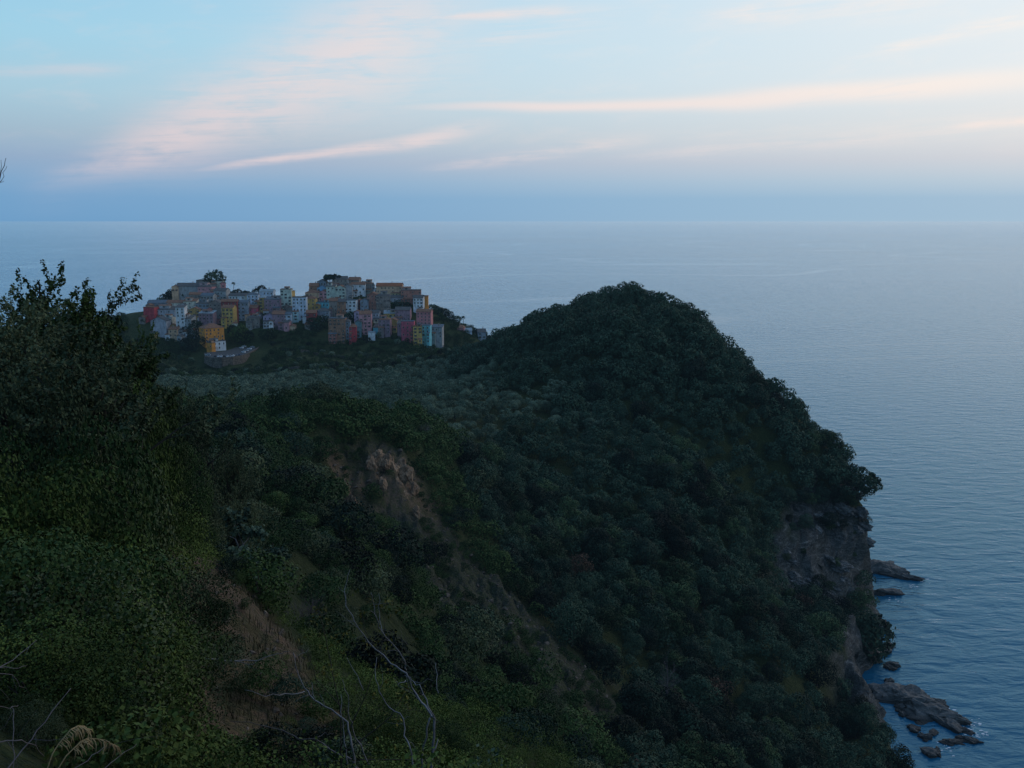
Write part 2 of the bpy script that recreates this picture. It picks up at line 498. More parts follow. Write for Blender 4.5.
V = np.stack([GX + RKd*(fbm(GYd/15, GZ/9, 3, 5, .6)*7.0 + fbm(GYd/3.0, GZ/2.0, 8, 3)*1.2), GYd + RKd*(fbm(GX/12, GZ/8, 13, 5, .6)*7.0 + fbm(GX/2.5, GZ/2.5, 15, 3)*1.2), GZ], -1).reshape(-1,3)
me = mesh_np('hillside', V, quads[keep], mats=[mt], smooth=True)
RK = sstep(250, 280, GYd) * sstep(0.08, 0.16, GU)
och = np.zeros_like(GX)
for px_, d_, r_ in ((338,232,9),(352,224,8),(385,238,10),(402,247,9),(412,240,7)):
    och = np.maximum(och, 1 - sstep(0.4, 1.2, np.hypot(GX-P(px_,300,d_).x, GYd-d_)/r_))
SCR = sstep(100, 130, GYd)*(1-och)
for nm, arr in (('scree', SCR), ('bare', np.maximum(GB, sstep(1.15, 1.7, GS)*sstep(60,120,GYd)*0.9*(sstep(280,320,GYd)*sstep(0.05,0.2,GU)))), ('rock', RK)):
    a_ = me.attributes.new(nm, 'FLOAT', 'POINT'); a_.data.foreach_set('value', arr.ravel().astype(np.float32))
tag(link('hillside', me), 'steep coastal hillside, headland and village promontory', kind='structure')

# what the camera side can see: running skyline along each bearing
SLOPE = (GZ + 3.0*np.clip((GYd-18)/40, 0, 1) - CAM_H)/GYd
SKYL = np.maximum.accumulate(SLOPE, axis=0)
def visible(x, y, ztop, slack=0.0):
    iu = np.clip(((x/y - uu[0])/(uu[1]-uu[0])).round().astype(int), 0, NU-1)
    iv = np.clip(((np.log(y) - vv[0])/(vv[1]-vv[0])).round().astype(int) - 2, 0, NV-1)
    px, py = proj(x, y, ztop)
    return ((ztop+slack-CAM_H)/y > SKYL[iv, iu]) & (px > -25) & (px < 1050) & (py < 800)
# ------------------------------------------------------------------ foliage
def leaf_mat(name, cols, scale=0.12, rough=0.75, vary=0.26):
    m, nt, b = new_mat(name, rough, 0.12)
    pos = position(nt)
    oi = nt.nodes.new('ShaderNodeObjectInfo'); rnd = S(nt, oi.outputs['Random'])
    lo = noise(nt, pos, scale, 3.0); hi = noise(nt, pos, scale*22, 2.0, 0.7)
    f = lo*0.80 + hi*0.30 + (rnd - 0.5)*vary - 0.05
    nt.links.new(ramp(nt, f, [(0.30, cols[0]), (0.48, cols[1]), (0.66, cols[2])]).s, b.inputs['Base Color'])
    return m
M_OAK = leaf_mat('oak_leaf', [(0.0028,0.0076,0.0047),(0.0133,0.0288,0.0174),(0.0357,0.0657,0.0375)], 0.09, vary=0.42)
M_OAKL = leaf_mat('light_oak_leaf', [(0.0062,0.0140,0.0053),(0.0222,0.0424,0.0158),(0.0530,0.0875,0.0354)], 0.09, vary=0.42)
M_OLIVE = leaf_mat('olive_leaf', [(0.0323,0.0486,0.0305),(0.0785,0.1123,0.0696),(0.1508,0.1964,0.1256)])
M_SCRUB = leaf_mat('scrub_leaf', [(0.0112,0.0248,0.0069),(0.0201,0.0425,0.0112),(0.0498,0.0818,0.0218)], vary=0.4)
M_NEAR = leaf_mat('broad_leaf', [(0.0171,0.0295,0.0071),(0.0394,0.0611,0.0126),(0.1006,0.1389,0.0295)], 0.5, vary=0.32)
M_NEARG = leaf_mat('dull_leaf', [(0.0365,0.0515,0.0225),(0.0452,0.0589,0.0276),(0.0972,0.1156,0.0551)], 0.5, vary=0.32)
M_TEAL = leaf_mat('sea_green_leaf', [(0.0300,0.0520,0.0340),(0.0660,0.1000,0.0640),(0.1150,0.1600,0.1050)], 0.5)
M_BROWN = leaf_mat('dry_leaf', [(0.0384,0.0215,0.0138),(0.0912,0.0528,0.0346),(0.1613,0.0968,0.0645)])
M_YELL = leaf_mat('yellowed_leaf', [(0.0480,0.0464,0.0080),(0.1300,0.1100,0.0180),(0.2464,0.1960,0.0291)], 0.8)
M_PALM = leaf_mat('palm_frond', [(0.0121,0.0228,0.0121),(0.0286,0.0470,0.0252),(0.0517,0.0800,0.0423)])


def bark_mat(name, c0, c1):
    m, nt, b = new_mat(name, 0.9, 0.15)
    p = coords(nt, 'Object')
    n = noise(nt, scalev(nt, p, (6,6,1.5)), 1.0, 5.0, 0.65)
    nt.links.new(ramp(nt, n, [(0.3,c0),(0.7,c1)]).s, b.inputs['Base Color']); bump(nt, b, n, 0.5, 0.02)
    return m
M_BARK = bark_mat('bark', (0.022,0.018,0.015), (0.065,0.055,0.045))
M_PALE = bark_mat('pale_bark', (0.09,0.085,0.085), (0.23,0.22,0.23))
M_GREYB = bark_mat('grey_dead_wood', (0.07,0.06,0.062), (0.17,0.145,0.15))
M_STRAW = bark_mat('straw', (0.14,0.10,0.05), (0.34,0.24,0.12))


def cards(rng, pos, nrm, size, aspect=1.0, jitter=0.7, up=0.0):
    """one small leaf-clump quad at every point, facing roughly along nrm"""
    n = len(pos)
    k = nrm + rng.normal(0, jitter, (n,3)); k[:,2] += up
    k /= np.linalg.norm(k, axis=1)[:,None] + 1e-9
    a = rng.normal(0, 1, (n,3)); a -= (a*k).sum(1)[:,None]*k; a /= np.linalg.norm(a, axis=1)[:,None] + 1e-9
    c = np.cross(k, a)
    s = (size*rng.uniform(0.6, 1.35, n))[:,None]
    sa, sb = a*s*0.5*aspect, c*s*0.5
    bend = k*s*rng.uniform(-0.15,0.15,(n,1))
    q = np.stack([pos - sa, pos - sb*0.9 + sa*rng.uniform(-0.2,0.3,(n,1)) + bend, pos + sa, pos + sb*0.9 + sa*rng.uniform(-0.2,0.3,(n,1)) - bend], 1)
    return q.reshape(-1,3)


def lobes_crown(seed, n, size, rx=0.62, rz=0.42, cz_=0.58, nl=14, lr=(0.20,0.34), jitter=0.55, skirt=0.0):
    """unit-height crown: leaf clumps over overlapping lobes, with gaps between them"""
    rng = np.random.default_rng(seed)
    L = []
    for i in range(nl):
        t = rng.uniform(0, 2*math.pi); h = rng.uniform(-0.85, 0.95); r = math.sqrt(max(0, 1-h*h))*rng.uniform(0.55, 1.0)
        L.append((r*math.cos(t)*rx*0.75, r*math.sin(t)*rx*0.75, cz_ + h*rz*0.7 - skirt*r*0.2, rng.uniform(*lr)))
    L.append((0,0,cz_+rz*0.35,lr[1]*0.9)); L.append((0,0,cz_,lr[1]*1.2))
    L = np.array(L)
    wgt = L[:,3]**2; wgt /= wgt.sum()
    which = rng.choice(len(L), n, p=wgt)
    dv = rng.normal(0, 1, (n,3)); dv[:,2] += 0.35; dv /= np.linalg.norm(dv, axis=1)[:,None]
    rad = L[which,3]*(1.0 - 0.45*rng.random(n)**2.2 + 0.12*rng.normal(0,1,n)*(rng.random(n)<0.3))
    pos = L[which,:3] + dv*rad[:,None]*np.array([1,1,0.85])
    inside = np.zeros(n, bool)
    for l in L: inside |= (np.linalg.norm(pos-l[:3], axis=1) < l[3]*0.62)
    pos, dv = pos[~inside], dv[~inside]
    pos[:,2] = np.maximum(pos[:,2], 0.02)
    return cards(rng, pos, dv, size, 1.2, jitter), L


def quads_of(v): return np.arange(len(v)).reshape(-1,4)


def limb(mb, rng, a, b2, r0, r1, wob, n=5, k=6, mi=0):
    a, b2 = Vector(a), Vector(b2); L = (b2-a).length
    pts = []
    for i in range(n+1):
        t_ = i/n; p = a.lerp(b2, t_)
        if 0 < i < n: p = p + Vector(rng.normal(0, wob*L, 3))
        pts.append(p)
    mb.tube(pts, [r0+(r1-r0)*i/n for i in range(n+1)], k, mi)
    return pts


def wood_for(seed, L, r, base=-0.06, k=5):
    rng = np.random.default_rng(seed); mb = MB()
    top = (rng.normal(0,0.03), rng.normal(0,0.03), 0.45)
    limb(mb, rng, (0,0,base), top, r, r*0.6, 0.05, 4, k)
    for l in sorted(L.tolist(), key=lambda q: -q[3])[:7]:
        limb(mb, rng, (0, 0, rng.uniform(0.16,0.36)), (l[0], l[1], l[2]), r*0.5, r*0.12, 0.06, 3, 4)
    return mb


# whole far trees: crown and wood in one small mesh
def far_tree(name, seed, n, size, mat, **kw):
    v, L = lobes_crown(seed, n, size, **kw)
    wd = wood_for(seed+1, L, 0.028)
    nv = len(v)
    q = quads_of(v).tolist(); f = q + [[i+nv for i in ff] for ff in wd.f]
    me = bpy.data.meshes.new(name)
    me.from_pydata(v.tolist() + wd.v, [], f)
    me.materials.append(mat); me.materials.append(M_BARK)
    me.polygons.foreach_set('material_index', np.array([0]*len(q)+[1]*len(wd.f), np.int32)); me.update()
    return me
OAK = [far_tree('holm_oak', 100+i, 4800, 0.036, (M_OAK, M_OAK, M_OAKL, M_OAK)[i%4], rx=(0.46,0.58,0.74,0.52,0.66)[i%5], rz=0.44, cz_=0.56, nl=(10,14,22,12,17)[i%5], lr=((0.18,0.30),(0.14,0.27),(0.12,0.24),(0.16,0.26),(0.11,0.28))[i%5], skirt=0.5, jitter=0.28) for i in range(10)]
OLV = [far_tree('olive_tree', 200+i, 2600, 0.05, M_OLIVE, rx=0.6, rz=0.38, cz_=0.58, nl=13, lr=(0.17,0.28), jitter=0.35) for i in range(5)]
SHR = [far_tree('evergreen_shrub', 300+i, 4400, 0.046, (M_SCRUB, M_SCRUB, M_NEARG)[i%3], jitter=0.4, rx=0.8, rz=0.48, cz_=0.46, nl=15, lr=(0.22,0.36), skirt=0.4) for i in range(6)]
SHRD = [far_tree('evergreen_shrub', 340+i, 4400, 0.046, M_OAK, jitter=0.4, rx=0.75, rz=0.48, cz_=0.48, nl=15, lr=(0.22,0.36), skirt=0.4) for i in range(3)]
VAL = [far_tree('valley_tree', 360+i, 1100, 0.09, (M_SCRUB, M_OLIVE, M_OAK)[i%3], rx=0.62, rz=0.42, cz_=0.55, nl=11, lr=(0.2,0.32)) for i in range(6)]
LOW = {'oak': [lobes_crown(400+i, 1300, 0.07, rx=0.58, rz=0.44, cz_=0.56, nl=12, lr=(0.18,0.30), skirt=0.5, jitter=0.28)[0] for i in range(6)],
       'olive': [lobes_crown(420+i, 700, 0.10, rx=0.66, rz=0.36, cz_=0.6, nl=11, lr=(0.2,0.30), jitter=0.35)[0] for i in range(4)],
       'scrub': [lobes_crown(440+i, 900, 0.095, rx=0.8, rz=0.48, cz_=0.46, nl=11, lr=(0.24,0.38), skirt=0.4)[0] for i in range(4)]}


def jitter_grid(x0, x1, y0, y1, step, seed):
    rng = np.random.default_rng(seed)
    gx, gy = np.meshgrid(np.arange(x0, x1, step), np.arange(y0, y1, step))
    gx = gx + rng.uniform(-0.42, 0.42, gx.shape)*step; gy = gy + rng.uniform(-0.42, 0.42, gy.shape)*step
    return gx.ravel(), gy.ravel(), rng


def mass(name, pts, lows, mat, label, seed):
    rng = np.random.default_rng(seed); out_ = []
    for (x, y, z, h) in pts:
        v = lows[rng.integers(len(lows))]; a = rng.uniform(0, 6.283); c, s_ = math.cos(a), math.sin(a)
        sc = h*rng.uniform(0.95,1.1)
        out_.append(np.stack([(v[:,0]*c - v[:,1]*s_)*sc + x, (v[:,0]*s_ + v[:,1]*c)*sc + y, v[:,2]*h + z], 1))
    if not out_: return
    v = np.concatenate(out_)
    tag(link(name, mesh_np(name, v, quads_of(v), mats=[mat])), label, kind='stuff')


def plant(name, meshes, pts, label, cat, group, seed):
    rng = np.random.default_rng(seed)
    for (x, y, z, h) in pts:
        o = link(name, meshes[int(rng.integers(len(meshes)))], None, (x, y, z), rng.uniform(0, 6.283))
        s_ = h*rng.uniform(0.92, 1.1); o.scale = (s_, s_, h)
        o.rotation_euler[0] = rng.normal(0, 0.05); o.rotation_euler[1] = rng.normal(0, 0.05)
        tag(o, label, cat, group)


def select(x, y, h, slack=0.5):
    z = ground(x, y, False)
    bm = bare_mask(x, y)
    ok = (z > 3.0) & visible(x, y, z + h, slack)
    return z, bm, ok


def pxof(x, y): return 512 + x/y*F/1.0/1.02
def slope_at(x, y):
    e = 2.0
    z0 = base_z(x, y); return np.hypot(base_z(x+e, y)-z0, base_z(x, y+e)-z0)/e

# ---- the wooded headland
x, y, rng = jitter_grid(-60, 240, 95, 660, 6.2, 1)
h = np.clip(rng.lognormal(2.06, 0.28, len(x))*(0.75 + 0.8*np.clip(fbm(x/32, y/32, 66, 2) + .35, 0, 1)), 3.2, 12.5)
px = pxof(x, y)
hill = (px > 455 - sstep(250,330,y)*0 + (y < 290)*((290-y)*1.15)) & ~((px < 500) & (y > 340) & (y < 540)) & ~((px < 610) & (y > 395) & (y < 450) & (px < 600 - (450-y)*0.2) & (px < 560))
z, bm, ok = select(x, y, h)
stp = slope_at(x, y)
ok &= hill & (bm < 0.45) & ~((stp > 1.9) & (rng.random(len(x)) < 0.7))
x, y, z, h = x[ok], y[ok], z[ok], h[ok]
o_ = np.argsort(y/h)            # the ones that show largest first
pts = np.stack([x, y, z - 0.5, h], 1)[o_]
N_OAK = len(pts)
rr_ = np.random.default_rng(19); od_ = np.zeros(len(pts), bool); od_[rr_.choice(280, 9, replace=False)] = True
WOAK = [far_tree('withered_oak', 180+i, 1500, 0.04, (M_BROWN, M_NEARG, M_BROWN)[i], rx=.55, rz=.42, cz_=.56, nl=11, lr=(.14,.24)) for i in range(3)]
plant('withered_oak', WOAK, pts[od_], 'faded brownish or grey withered tree among the dark oaks of the headland', 'tree', 'withered trees on the headland', 20)
pts = pts[~od_]
plant('holm_oak', OAK, pts[:300], 'dark rounded holm oak in the dense wood on the headland slope', 'tree', 'holm oaks covering the headland', 2)
mass('woodland', pts[300:], LOW['oak'], M_OAK, 'continuous dark evergreen wood over the headland summit', 3)

# ---- olive groves on the saddle
x, y, rng = jitter_grid(-260, 90, 335, 650, 6.4, 4)
h = rng.uniform(3.6, 6.6, len(x)); px = pxof(x, y)
ok_d = rng.random(len(x)) > .14
grove = ok_d & (px > 120) & (px < 610) & (((px < 500) & (y < 640) & (y > 338)) | ((y > 395) & (y < 450)))
z, bm, ok = select(x, y, h)
ok &= grove & (bm < 0.5)
x, y, z, h = x[ok], y[ok], z[ok], h[ok]
o_ = np.argsort(y/h); pts = np.stack([x, y, z - 0.3, h], 1)[o_]
N_OLV = len(pts)
plant('olive_tree', OLV, pts[:300], 'pale grey-green olive tree in the groves on the saddle below the village', 'tree', 'olive trees on the saddle', 5)
mass('olive_grove', pts[300:], LOW['olive'], M_OLIVE, 'massed olive canopy at the back of the saddle', 6)

# ---- scrub on the slope between the path and the saddle
x, y, rng = jitter_grid(-120, 60, 36, 340, 3.9, 7)
h = np.clip(rng.lognormal(1.08, 0.42, len(x)), 1.3, 7.0)*np.clip(y/120, 0.6, 1.15); px = pxof(x, y)
z, bm, ok = select(x, y, h)
lim = 455 + np.clip((290-y)*1.15, 0, None)
ok &= (px < lim) & (px > -20) & (rng.random(len(x)) > np.clip(bm*1.25 - 0.08, 0, 0.94))
h = np.where(bm > 0.4, h*0.45, h)
x, y, z, h = x[ok], y[ok], z[ok], h[ok]
o_ = np.argsort(y/h); pts = np.stack([x, y, z - 0.25, h], 1)[o_]
N_SHR = len(pts)
plant('evergreen_shrub', SHR + SHRD, pts[:300], 'bushy dark green shrub on the scrubby slope beside the eroded gully', 'shrub', 'evergreen shrubs on the near slope', 8)
mass('scrub', pts[300:], LOW['scrub'], M_SCRUB, 'dense low evergreen scrub further down the slope', 9)

# ---- tufts and seedlings on the eroded faces
x, y, rng = jitter_grid(-70, 70, 90, 420, 1.7, 21)
h = rng.uniform(0.5, 1.7, len(x)); z, bm, ok = select(x, y, h)
ok &= (bm > 0.3) & (fbm(x/9, y/9, 55, 3) > -0.02 - 0.12*(y < 190)) & (rng.random(len(x)) < 0.8)
mass('gully_scrub', np.stack([x, y, z-0.15, h], 1)[ok], LOW['scrub'], M_SCRUB, 'tufts of grass and seedlings on the eroded earth', 22)

# ---- valley below the village and the promontory's terraces
x, y, rng = jitter_grid(-470, 60, 640, 1060, 6.0, 10)
h = rng.uniform(2.4, 5.5, len(x))*np.where((y > 735) & (y < 775), .6, 1); px = pxof(x, y)
z, bm, ok = select(x, y, h)
front = np.interp(px, [132,140,185,200,262,266,290,316,326,360,395,430,436],[342,342,342,352,344,331,331,331,346,344,347,348,340])
town = (px > 132) & (px < 434) & (y > 830 + (345-front)*2.1 + 5)
cpk = (np.hypot((x-CPX)/31, (y-CPY_)/32) < 1) & (y > 772 - 8*0)
near_orange = (px > 198) & (px < 264) & (y > 768)
ok &= ~town & ~cpk & ~near_orange & (rng.random(len(x)) < 0.8)
x, y, z, h = x[ok], y[ok], z[ok], h[ok]
o_ = np.argsort(y/h); pts = np.stack([x, y, z - 0.3, h], 1)[o_]
N_VAL = len(pts)
plant('valley_tree', VAL, pts[:300], 'small rounded tree on the dark terraces below the village', 'tree', 'trees on the terraces below the village', 11)
mass('terrace_trees', pts[300:], LOW['scrub'], M_SCRUB, 'further scrub and trees over the village promontory', 12)
print('VEG', N_OAK, N_OLV, N_SHR, N_VAL)
# ------------------------------------------------------------------ village materials
_pl = {}
def plaster(c, stain=0.55):
    if c in _pl: return _pl[c]
    m, nt, b = new_mat('plaster', 0.9, 0.15)
    p = position(nt)
    n1 = noise(nt, scalev(nt, p, (0.9,0.9,0.22)), 1.0, 5.0, 0.65)      # rain streaks
    n2 = noise(nt, p, 0.35, 4.0, 0.6)
    f = (n1*0.6 + n2*0.5).ss(0.42, 0.72)
    dk = tuple(q*stain for q in c)
    nt.links.new(mixc(nt, f, c, dk).s, b.inputs['Base Color'])
    _pl[c] = m
    return m


def roof_mat(name, c0, c1):
    m, nt, b = new_mat(name, 0.9, 0.1)
    p = coords(nt, 'Object'); g = position(nt)
    n1 = noise(nt, g, 0.6, 5.0, 0.7)
    wv = nt.nodes.new('ShaderNodeTexWave'); wv.wave_type = 'BANDS'; wv.bands_direction = 'X'; wv.inputs['Scale'].default_value = 1.1
    wv.inputs['Distortion'].default_value = 0.6
    nt.links.new(p.s, wv.inputs['Vector'])
    nt.links.new(ramp(nt, n1*0.8 + S(nt, wv.outputs['Fac'])*0.2, [(0.3,c0),(0.7,c1)]).s, b.inputs['Base Color'])
    bump(nt, b, S(nt, wv.outputs['Fac']), 0.5, 0.08)
    return m
ROOFS = {'tile': roof_mat('clay_tile', (0.12,0.066,0.048), (0.30,0.155,0.10)),
         'grey': roof_mat('grey_tile', (0.06,0.058,0.058), (0.15,0.14,0.135)),
         'slate': roof_mat('slate', (0.07,0.085,0.10), (0.16,0.19,0.22)),
         'pale': roof_mat('pale_tile', (0.16,0.19,0.21), (0.34,0.40,0.43)),
         'orange': roof_mat('orange_tile', (0.16,0.062,0.035), (0.34,0.135,0.07)),
         'white': roof_mat('white_sheet', (0.34,0.38,0.42), (0.58,0.62,0.66))}
m_glass, nt_, b__ = new_mat('window_glass', 0.15, 0.5); b__.inputs['Base Color'].default_value = (0.010,0.012,0.015,1)
m_trim, nt_, b__ = new_mat('window_trim', 0.8, 0.2); b__.inputs['Base Color'].default_value = (0.42,0.40,0.37,1)
def shutter_mat(c):
    m, nt, b = new_mat('shutter_paint', 0.7, 0.25); p = coords(nt,'Object')
    n = noise(nt, scalev(nt, p, (1,1,14)), 1.0, 2.0)
    nt.links.new(mixc(nt, n, c, tuple(q*0.5 for q in c)).s, b.inputs['Base Color']); return m
SHUT = [shutter_mat((0.016,0.045,0.032)), shutter_mat((0.05,0.035,0.025)), shutter_mat((0.03,0.05,0.05))]


def window_mesh(w_, h_, sh, open_=True):
    """origin at the middle of the opening on the wall, facing -Y"""
    mb = MB()
    a, c = w_/2, h_/2
    mb.box(-a, a, -0.03, 0.05, -c, c, 0)                                   # glass
    mb.box(-a-0.12, -a, -0.06, 0.05, -c-0.12, c+0.12, 1); mb.box(a, a+0.12, -0.06, 0.05, -c-0.12, c+0.12, 1)
    mb.box(-a, a, -0.06, 0.05, c, c+0.12, 1); mb.box(-a-0.02, a+0.02, -0.14, 0.05, -c-0.12, -c, 1)
    mb.box(-0.03, 0.03, -0.05, 0.05, -c+.002, c-.002, 1)
    if open_:
        mb.box(-a-0.14-a, -a-0.13, -0.11, -0.062, -c, c, 2); mb.box(a+0.13, a+0.14+a, -0.11, -0.062, -c, c, 2)
    else:
        mb.box(-a+.01, -0.035, -0.10, -0.032, -c+.01, c-.01, 2); mb.box(0.035, a-.01, -0.10, -0.032, -c+.01, c-.01, 2)
    return mb.mesh('window', [m_glass, m_trim, sh])
WIN = [window_mesh(1.05, 1.6, SHUT[0], False), window_mesh(1.05, 1.6, SHUT[1], False), window_mesh(0.95, 1.55, SHUT[2]), window_mesh(1.0, 1.5, SHUT[1], False), window_mesh(0.9, 1.4, SHUT[1])]
m_door, nt_, b__ = new_mat('door_wood', 0.7, 0.2); b__.inputs['Base Color'].default_value = (0.035,0.022,0.016,1)
mb = MB(); mb.box(-0.6,0.6,-0.05,0.05,0,2.2,0); mb.box(-0.72,-0.6,-0.09,0.05,0,2.34,1); mb.box(0.6,0.72,-0.09,0.05,0,2.34,1); mb.box(-0.6,0.6,-0.09,0.05,2.2,2.34,1)
DOOR = mb.mesh('door', [m_door, m_trim])

HR = np.random.default_rng(77)


def build_house(x0, x1, yt, yb, col, roof, label, yaw=0.0, cat='house', name='house', dep=None, win=True, rtype=None, d_=None, side_win=False, stain=0.55):
    d_ = d_ or vill_d(yb)
    pc = P((x0+x1)/2, yt, d_)
    W = max(3.2, (x1-x0)/F*d_*0.99)
    H_top = pc.z
    zb_vis = P((x0+x1)/2, yb, d_).z
    D = dep or HR.uniform(8.0, 11.0)
    y_ = np.array([d_, d_, d_+D, d_+D]); x_ = np.array([pc.x-W/2, pc.x+W/2, pc.x-W/2, pc.x+W/2])
    zg = min(ground(x_, y_).min() - 0.8, zb_vis - 0.5)
    zg = max(zg, zb_vis - 14)
    t_ = link(name, None, None, (pc.x, d_, zg)); t_.rotation_euler[2] = yaw
    t_.empty_display_size = 1.0
    tag(t_, label, cat, 'houses of the hilltop village')
    Hh = H_top - zg
    rtype = rtype or HR.choice(['gable', 'hip', 'shed', 'hip', 'cross', 'cross', 'gable'])
    rh = {'gable': 0.50*D*0.5, 'hip': 0.50*D*0.5, 'shed': 0.20*D, 'flat': 0.5, 'cross': min(3.6, 0.48*W*0.5)}[rtype]
    ze = Hh - rh*(0.75 if rtype != 'flat' else 1.0)
    a = W/2
    mb = MB()
    pts = [(-a,0,0),(a,0,0),(a,D,0),(-a,D,0),(-a,0,ze),(a,0,ze),(a,D,ze),(-a,D,ze)]
    F_ = [(0,1,5,4),(1,2,6,5),(2,3,7,6),(3,0,4,7)]
    if rtype == 'gable':
        pts += [(-a,D/2,ze+rh),(a,D/2,ze+rh)]; F_ += [(7,4,8),(5,6,9)]
    elif rtype == 'cross':
        pts += [(0,0,ze+rh),(0,D,ze+rh)]; F_ += [(4,5,8),(6,7,9)]
    elif rtype == 'shed':
        pts += [(-a,D,ze+rh),(a,D,ze+rh)]; F_ = [(0,1,5,4),(1,2,9,5),(2,3,8,9),(3,0,4,8)]
    else: F_.append((4,5,6,7))
    mb.poly(pts, F_, 0)
    link('wall', mb.mesh('wall', plaster(col, stain)), t_)
    rb = MB(); o = 0.45; th = 0.22
    def slab(q):        # sloping slab with thickness
        q = [Vector(p) for p in q]; n_ = (q[1]-q[0]).cross(q[2]-q[0]).normalized()
        if n_.z < 0: q.reverse(); n_ = -n_
        lo = [p + Vector((0,0,0.015)) for p in q]; hi = [p + n_*th for p in lo]; k = len(q)
        rb.poly(lo+hi, [tuple(range(k,2*k)), tuple(reversed(range(k)))] + [(i,(i+1)%k,k+(i+1)%k,k+i) for i in range(k)], 0)
    if rtype == 'gable':
        s_ = rh/(D/2)
        slab([(-a-o,-o,ze-o*s_),(a+o,-o,ze-o*s_),(a+o,D/2,ze+rh),(-a-o,D/2,ze+rh)])
        slab([(-a-o,D/2,ze+rh+.004),(a+o,D/2,ze+rh+.004),(a+o,D+o,ze-o*s_),(-a-o,D+o,ze-o*s_)])
    elif rtype == 'cross':
        s_ = rh/a
        slab([(-a-o,-o,ze-o*s_),(0,-o,ze+rh),(0,D+o,ze+rh),(-a-o,D+o,ze-o*s_)])
        slab([(0,-o,ze+rh+.004),(a+o,-o,ze-o*s_),(a+o,D+o,ze-o*s_),(0,D+o,ze+rh+.004)])
    elif rtype == 'shed':
        s_ = rh/D
        slab([(-a-o,-o,ze-o*s_),(a+o,-o,ze-o*s_),(a+o,D+o,ze+rh+o*s_),(-a-o,D+o,ze+rh+o*s_)])
    elif rtype == 'hip':
        r_ = min(a*0.8, D/2)
        A = [(-a-o,-o,ze),(a+o,-o,ze),(a+o,D+o,ze),(-a-o,D+o,ze),(-a+r_,D/2,ze+rh),(a-r_,D/2,ze+rh)]
        A = [(p[0],p[1],p[2]+.02) for p in A]
        rb.poly(A, [(0,1,5,4),(1,2,5),(2,3,4,5),(3,0,4),(3,2,1,0)], 0)
    else:
        for bx_ in ((-a-.1,a+.1,-.1,.18),(-a-.1,a+.1,D-.18,D+.1),(-a-.1,-a+.18,.18,D-.18),(a-.18,a+.1,.18,D-.18)): rb.box(*bx_, ze+.01, ze+rh)
        rb.box(-a+.18,a-.18,.18,D-.18, ze+.01, ze+.12)
    ro = link('roof', rb.mesh('roof', ROOFS[roof]), t_)
    if HR.random() < 0.6 and rtype != 'flat':
        cb = MB(); cx, cy = HR.uniform(-a*0.6, a*0.6), HR.uniform(D*0.4, D*0.7); zc = ze + rh*0.55
        cb.box(cx-.35,cx+.35,cy-.3,cy+.3,zc,zc+rh*0.5+1.3); cb.box(cx-.45,cx+.45,cy-.4,cy+.4,zc+rh*0.5+1.302,zc+rh*0.5+1.45)
        link('chimney', cb.mesh('chimney', plaster((0.30,0.25,0.22))), ro)
    if W > 6.0 and HR.random() < 0.75 and name == 'house' and yb - yt > 9:
        # a lower wing against the front, with its own roof
        ww = W*HR.uniform(.32,.5); wx = (-a + ww/2 + .1) if HR.random() < .5 else (a - ww/2 - .1); wd_ = HR.uniform(2.0,3.6)
        wz = max((zb_vis-zg) + (ze-(zb_vis-zg))*HR.uniform(.35,.6), 2.5)
        eb = MB(); eb.box(wx-ww/2, wx+ww/2, -wd_, -.003, 0, wz, 0)
        c2 = tuple(min(.7, q*HR.uniform(.8,1.15)) for q in (C['cream'] if HR.random() < .3 else col))
        wg = link('wing', eb.mesh('wing', plaster(c2, stain)), t_)
        eb = MB(); lo = [(wx-ww/2-.3,-wd_-.3,wz+.01),(wx+ww/2+.3,-wd_-.3,wz+.01),(wx+ww/2+.3,-.012,wz+.9),(wx-ww/2-.3,-.012,wz+.9)]
        eb.poly(lo+[(p[0],p[1],p[2]+.2) for p in lo], [(4,5,6,7),(3,2,1,0),(0,1,5,4),(1,2,6,5),(2,3,7,6),(3,0,4,7)], 0)
        link('wing_roof', eb.mesh('wing_roof', ROOFS['tile' if HR.random() < .6 else roof]), wg)
        for k in range(max(1, int(ww/3))):
            for zz in np.arange(wz-1.4, max(zb_vis-zg, .5)+1, -3.0): link('window', WIN[int(HR.integers(len(WIN)))], wg, (wx-ww/2+ww*(k+.5)/max(1,int(ww/3)), -wd_-.06, zz))
    if rtype in ('flat', 'shed', 'hip') and W > 6 and HR.random() < 0.7 and win:
        # a set-back upper room on the roof
        uw = W*HR.uniform(.35,.6); ux = HR.uniform(-a+uw/2+.3, a-uw/2-.3); ub = ze - .2; ut = ze + rh*.6 + HR.uniform(1.4, 2.6); y0_, y1_ = D*.25, D*.85
        eb = MB(); eb.box(ux-uw/2, ux+uw/2, y0_, y1_, ub, ut, 0); ur = link('upper_room', eb.mesh('upper_room', plaster(tuple(min(.8, q*.5+.2) for q in col), stain)), t_)
        eb = MB(); m_ = (y0_+y1_)/2; A = [(ux-uw/2-.3,y0_-.3,ut-.1),(ux+uw/2+.3,y0_-.3,ut-.1),(ux+uw/2+.3,y1_+.3,ut-.1),(ux-uw/2-.3,y1_+.3,ut-.1),(ux-uw/2-.3,m_,ut+.9),(ux+uw/2+.3,m_,ut+.9)]
        eb.poly(A, [(0,1,5,4),(2,3,4,5),(0,4,3),(1,2,5),(3,2,1,0)], 0); link('roof', eb.mesh('roof', ROOFS['tile' if HR.random() < .6 else 'grey']), ur)
        link('window', WIN[2], ur, (ux, y0_-.06, (max(ub, ze+rh*.6)+ut)/2))
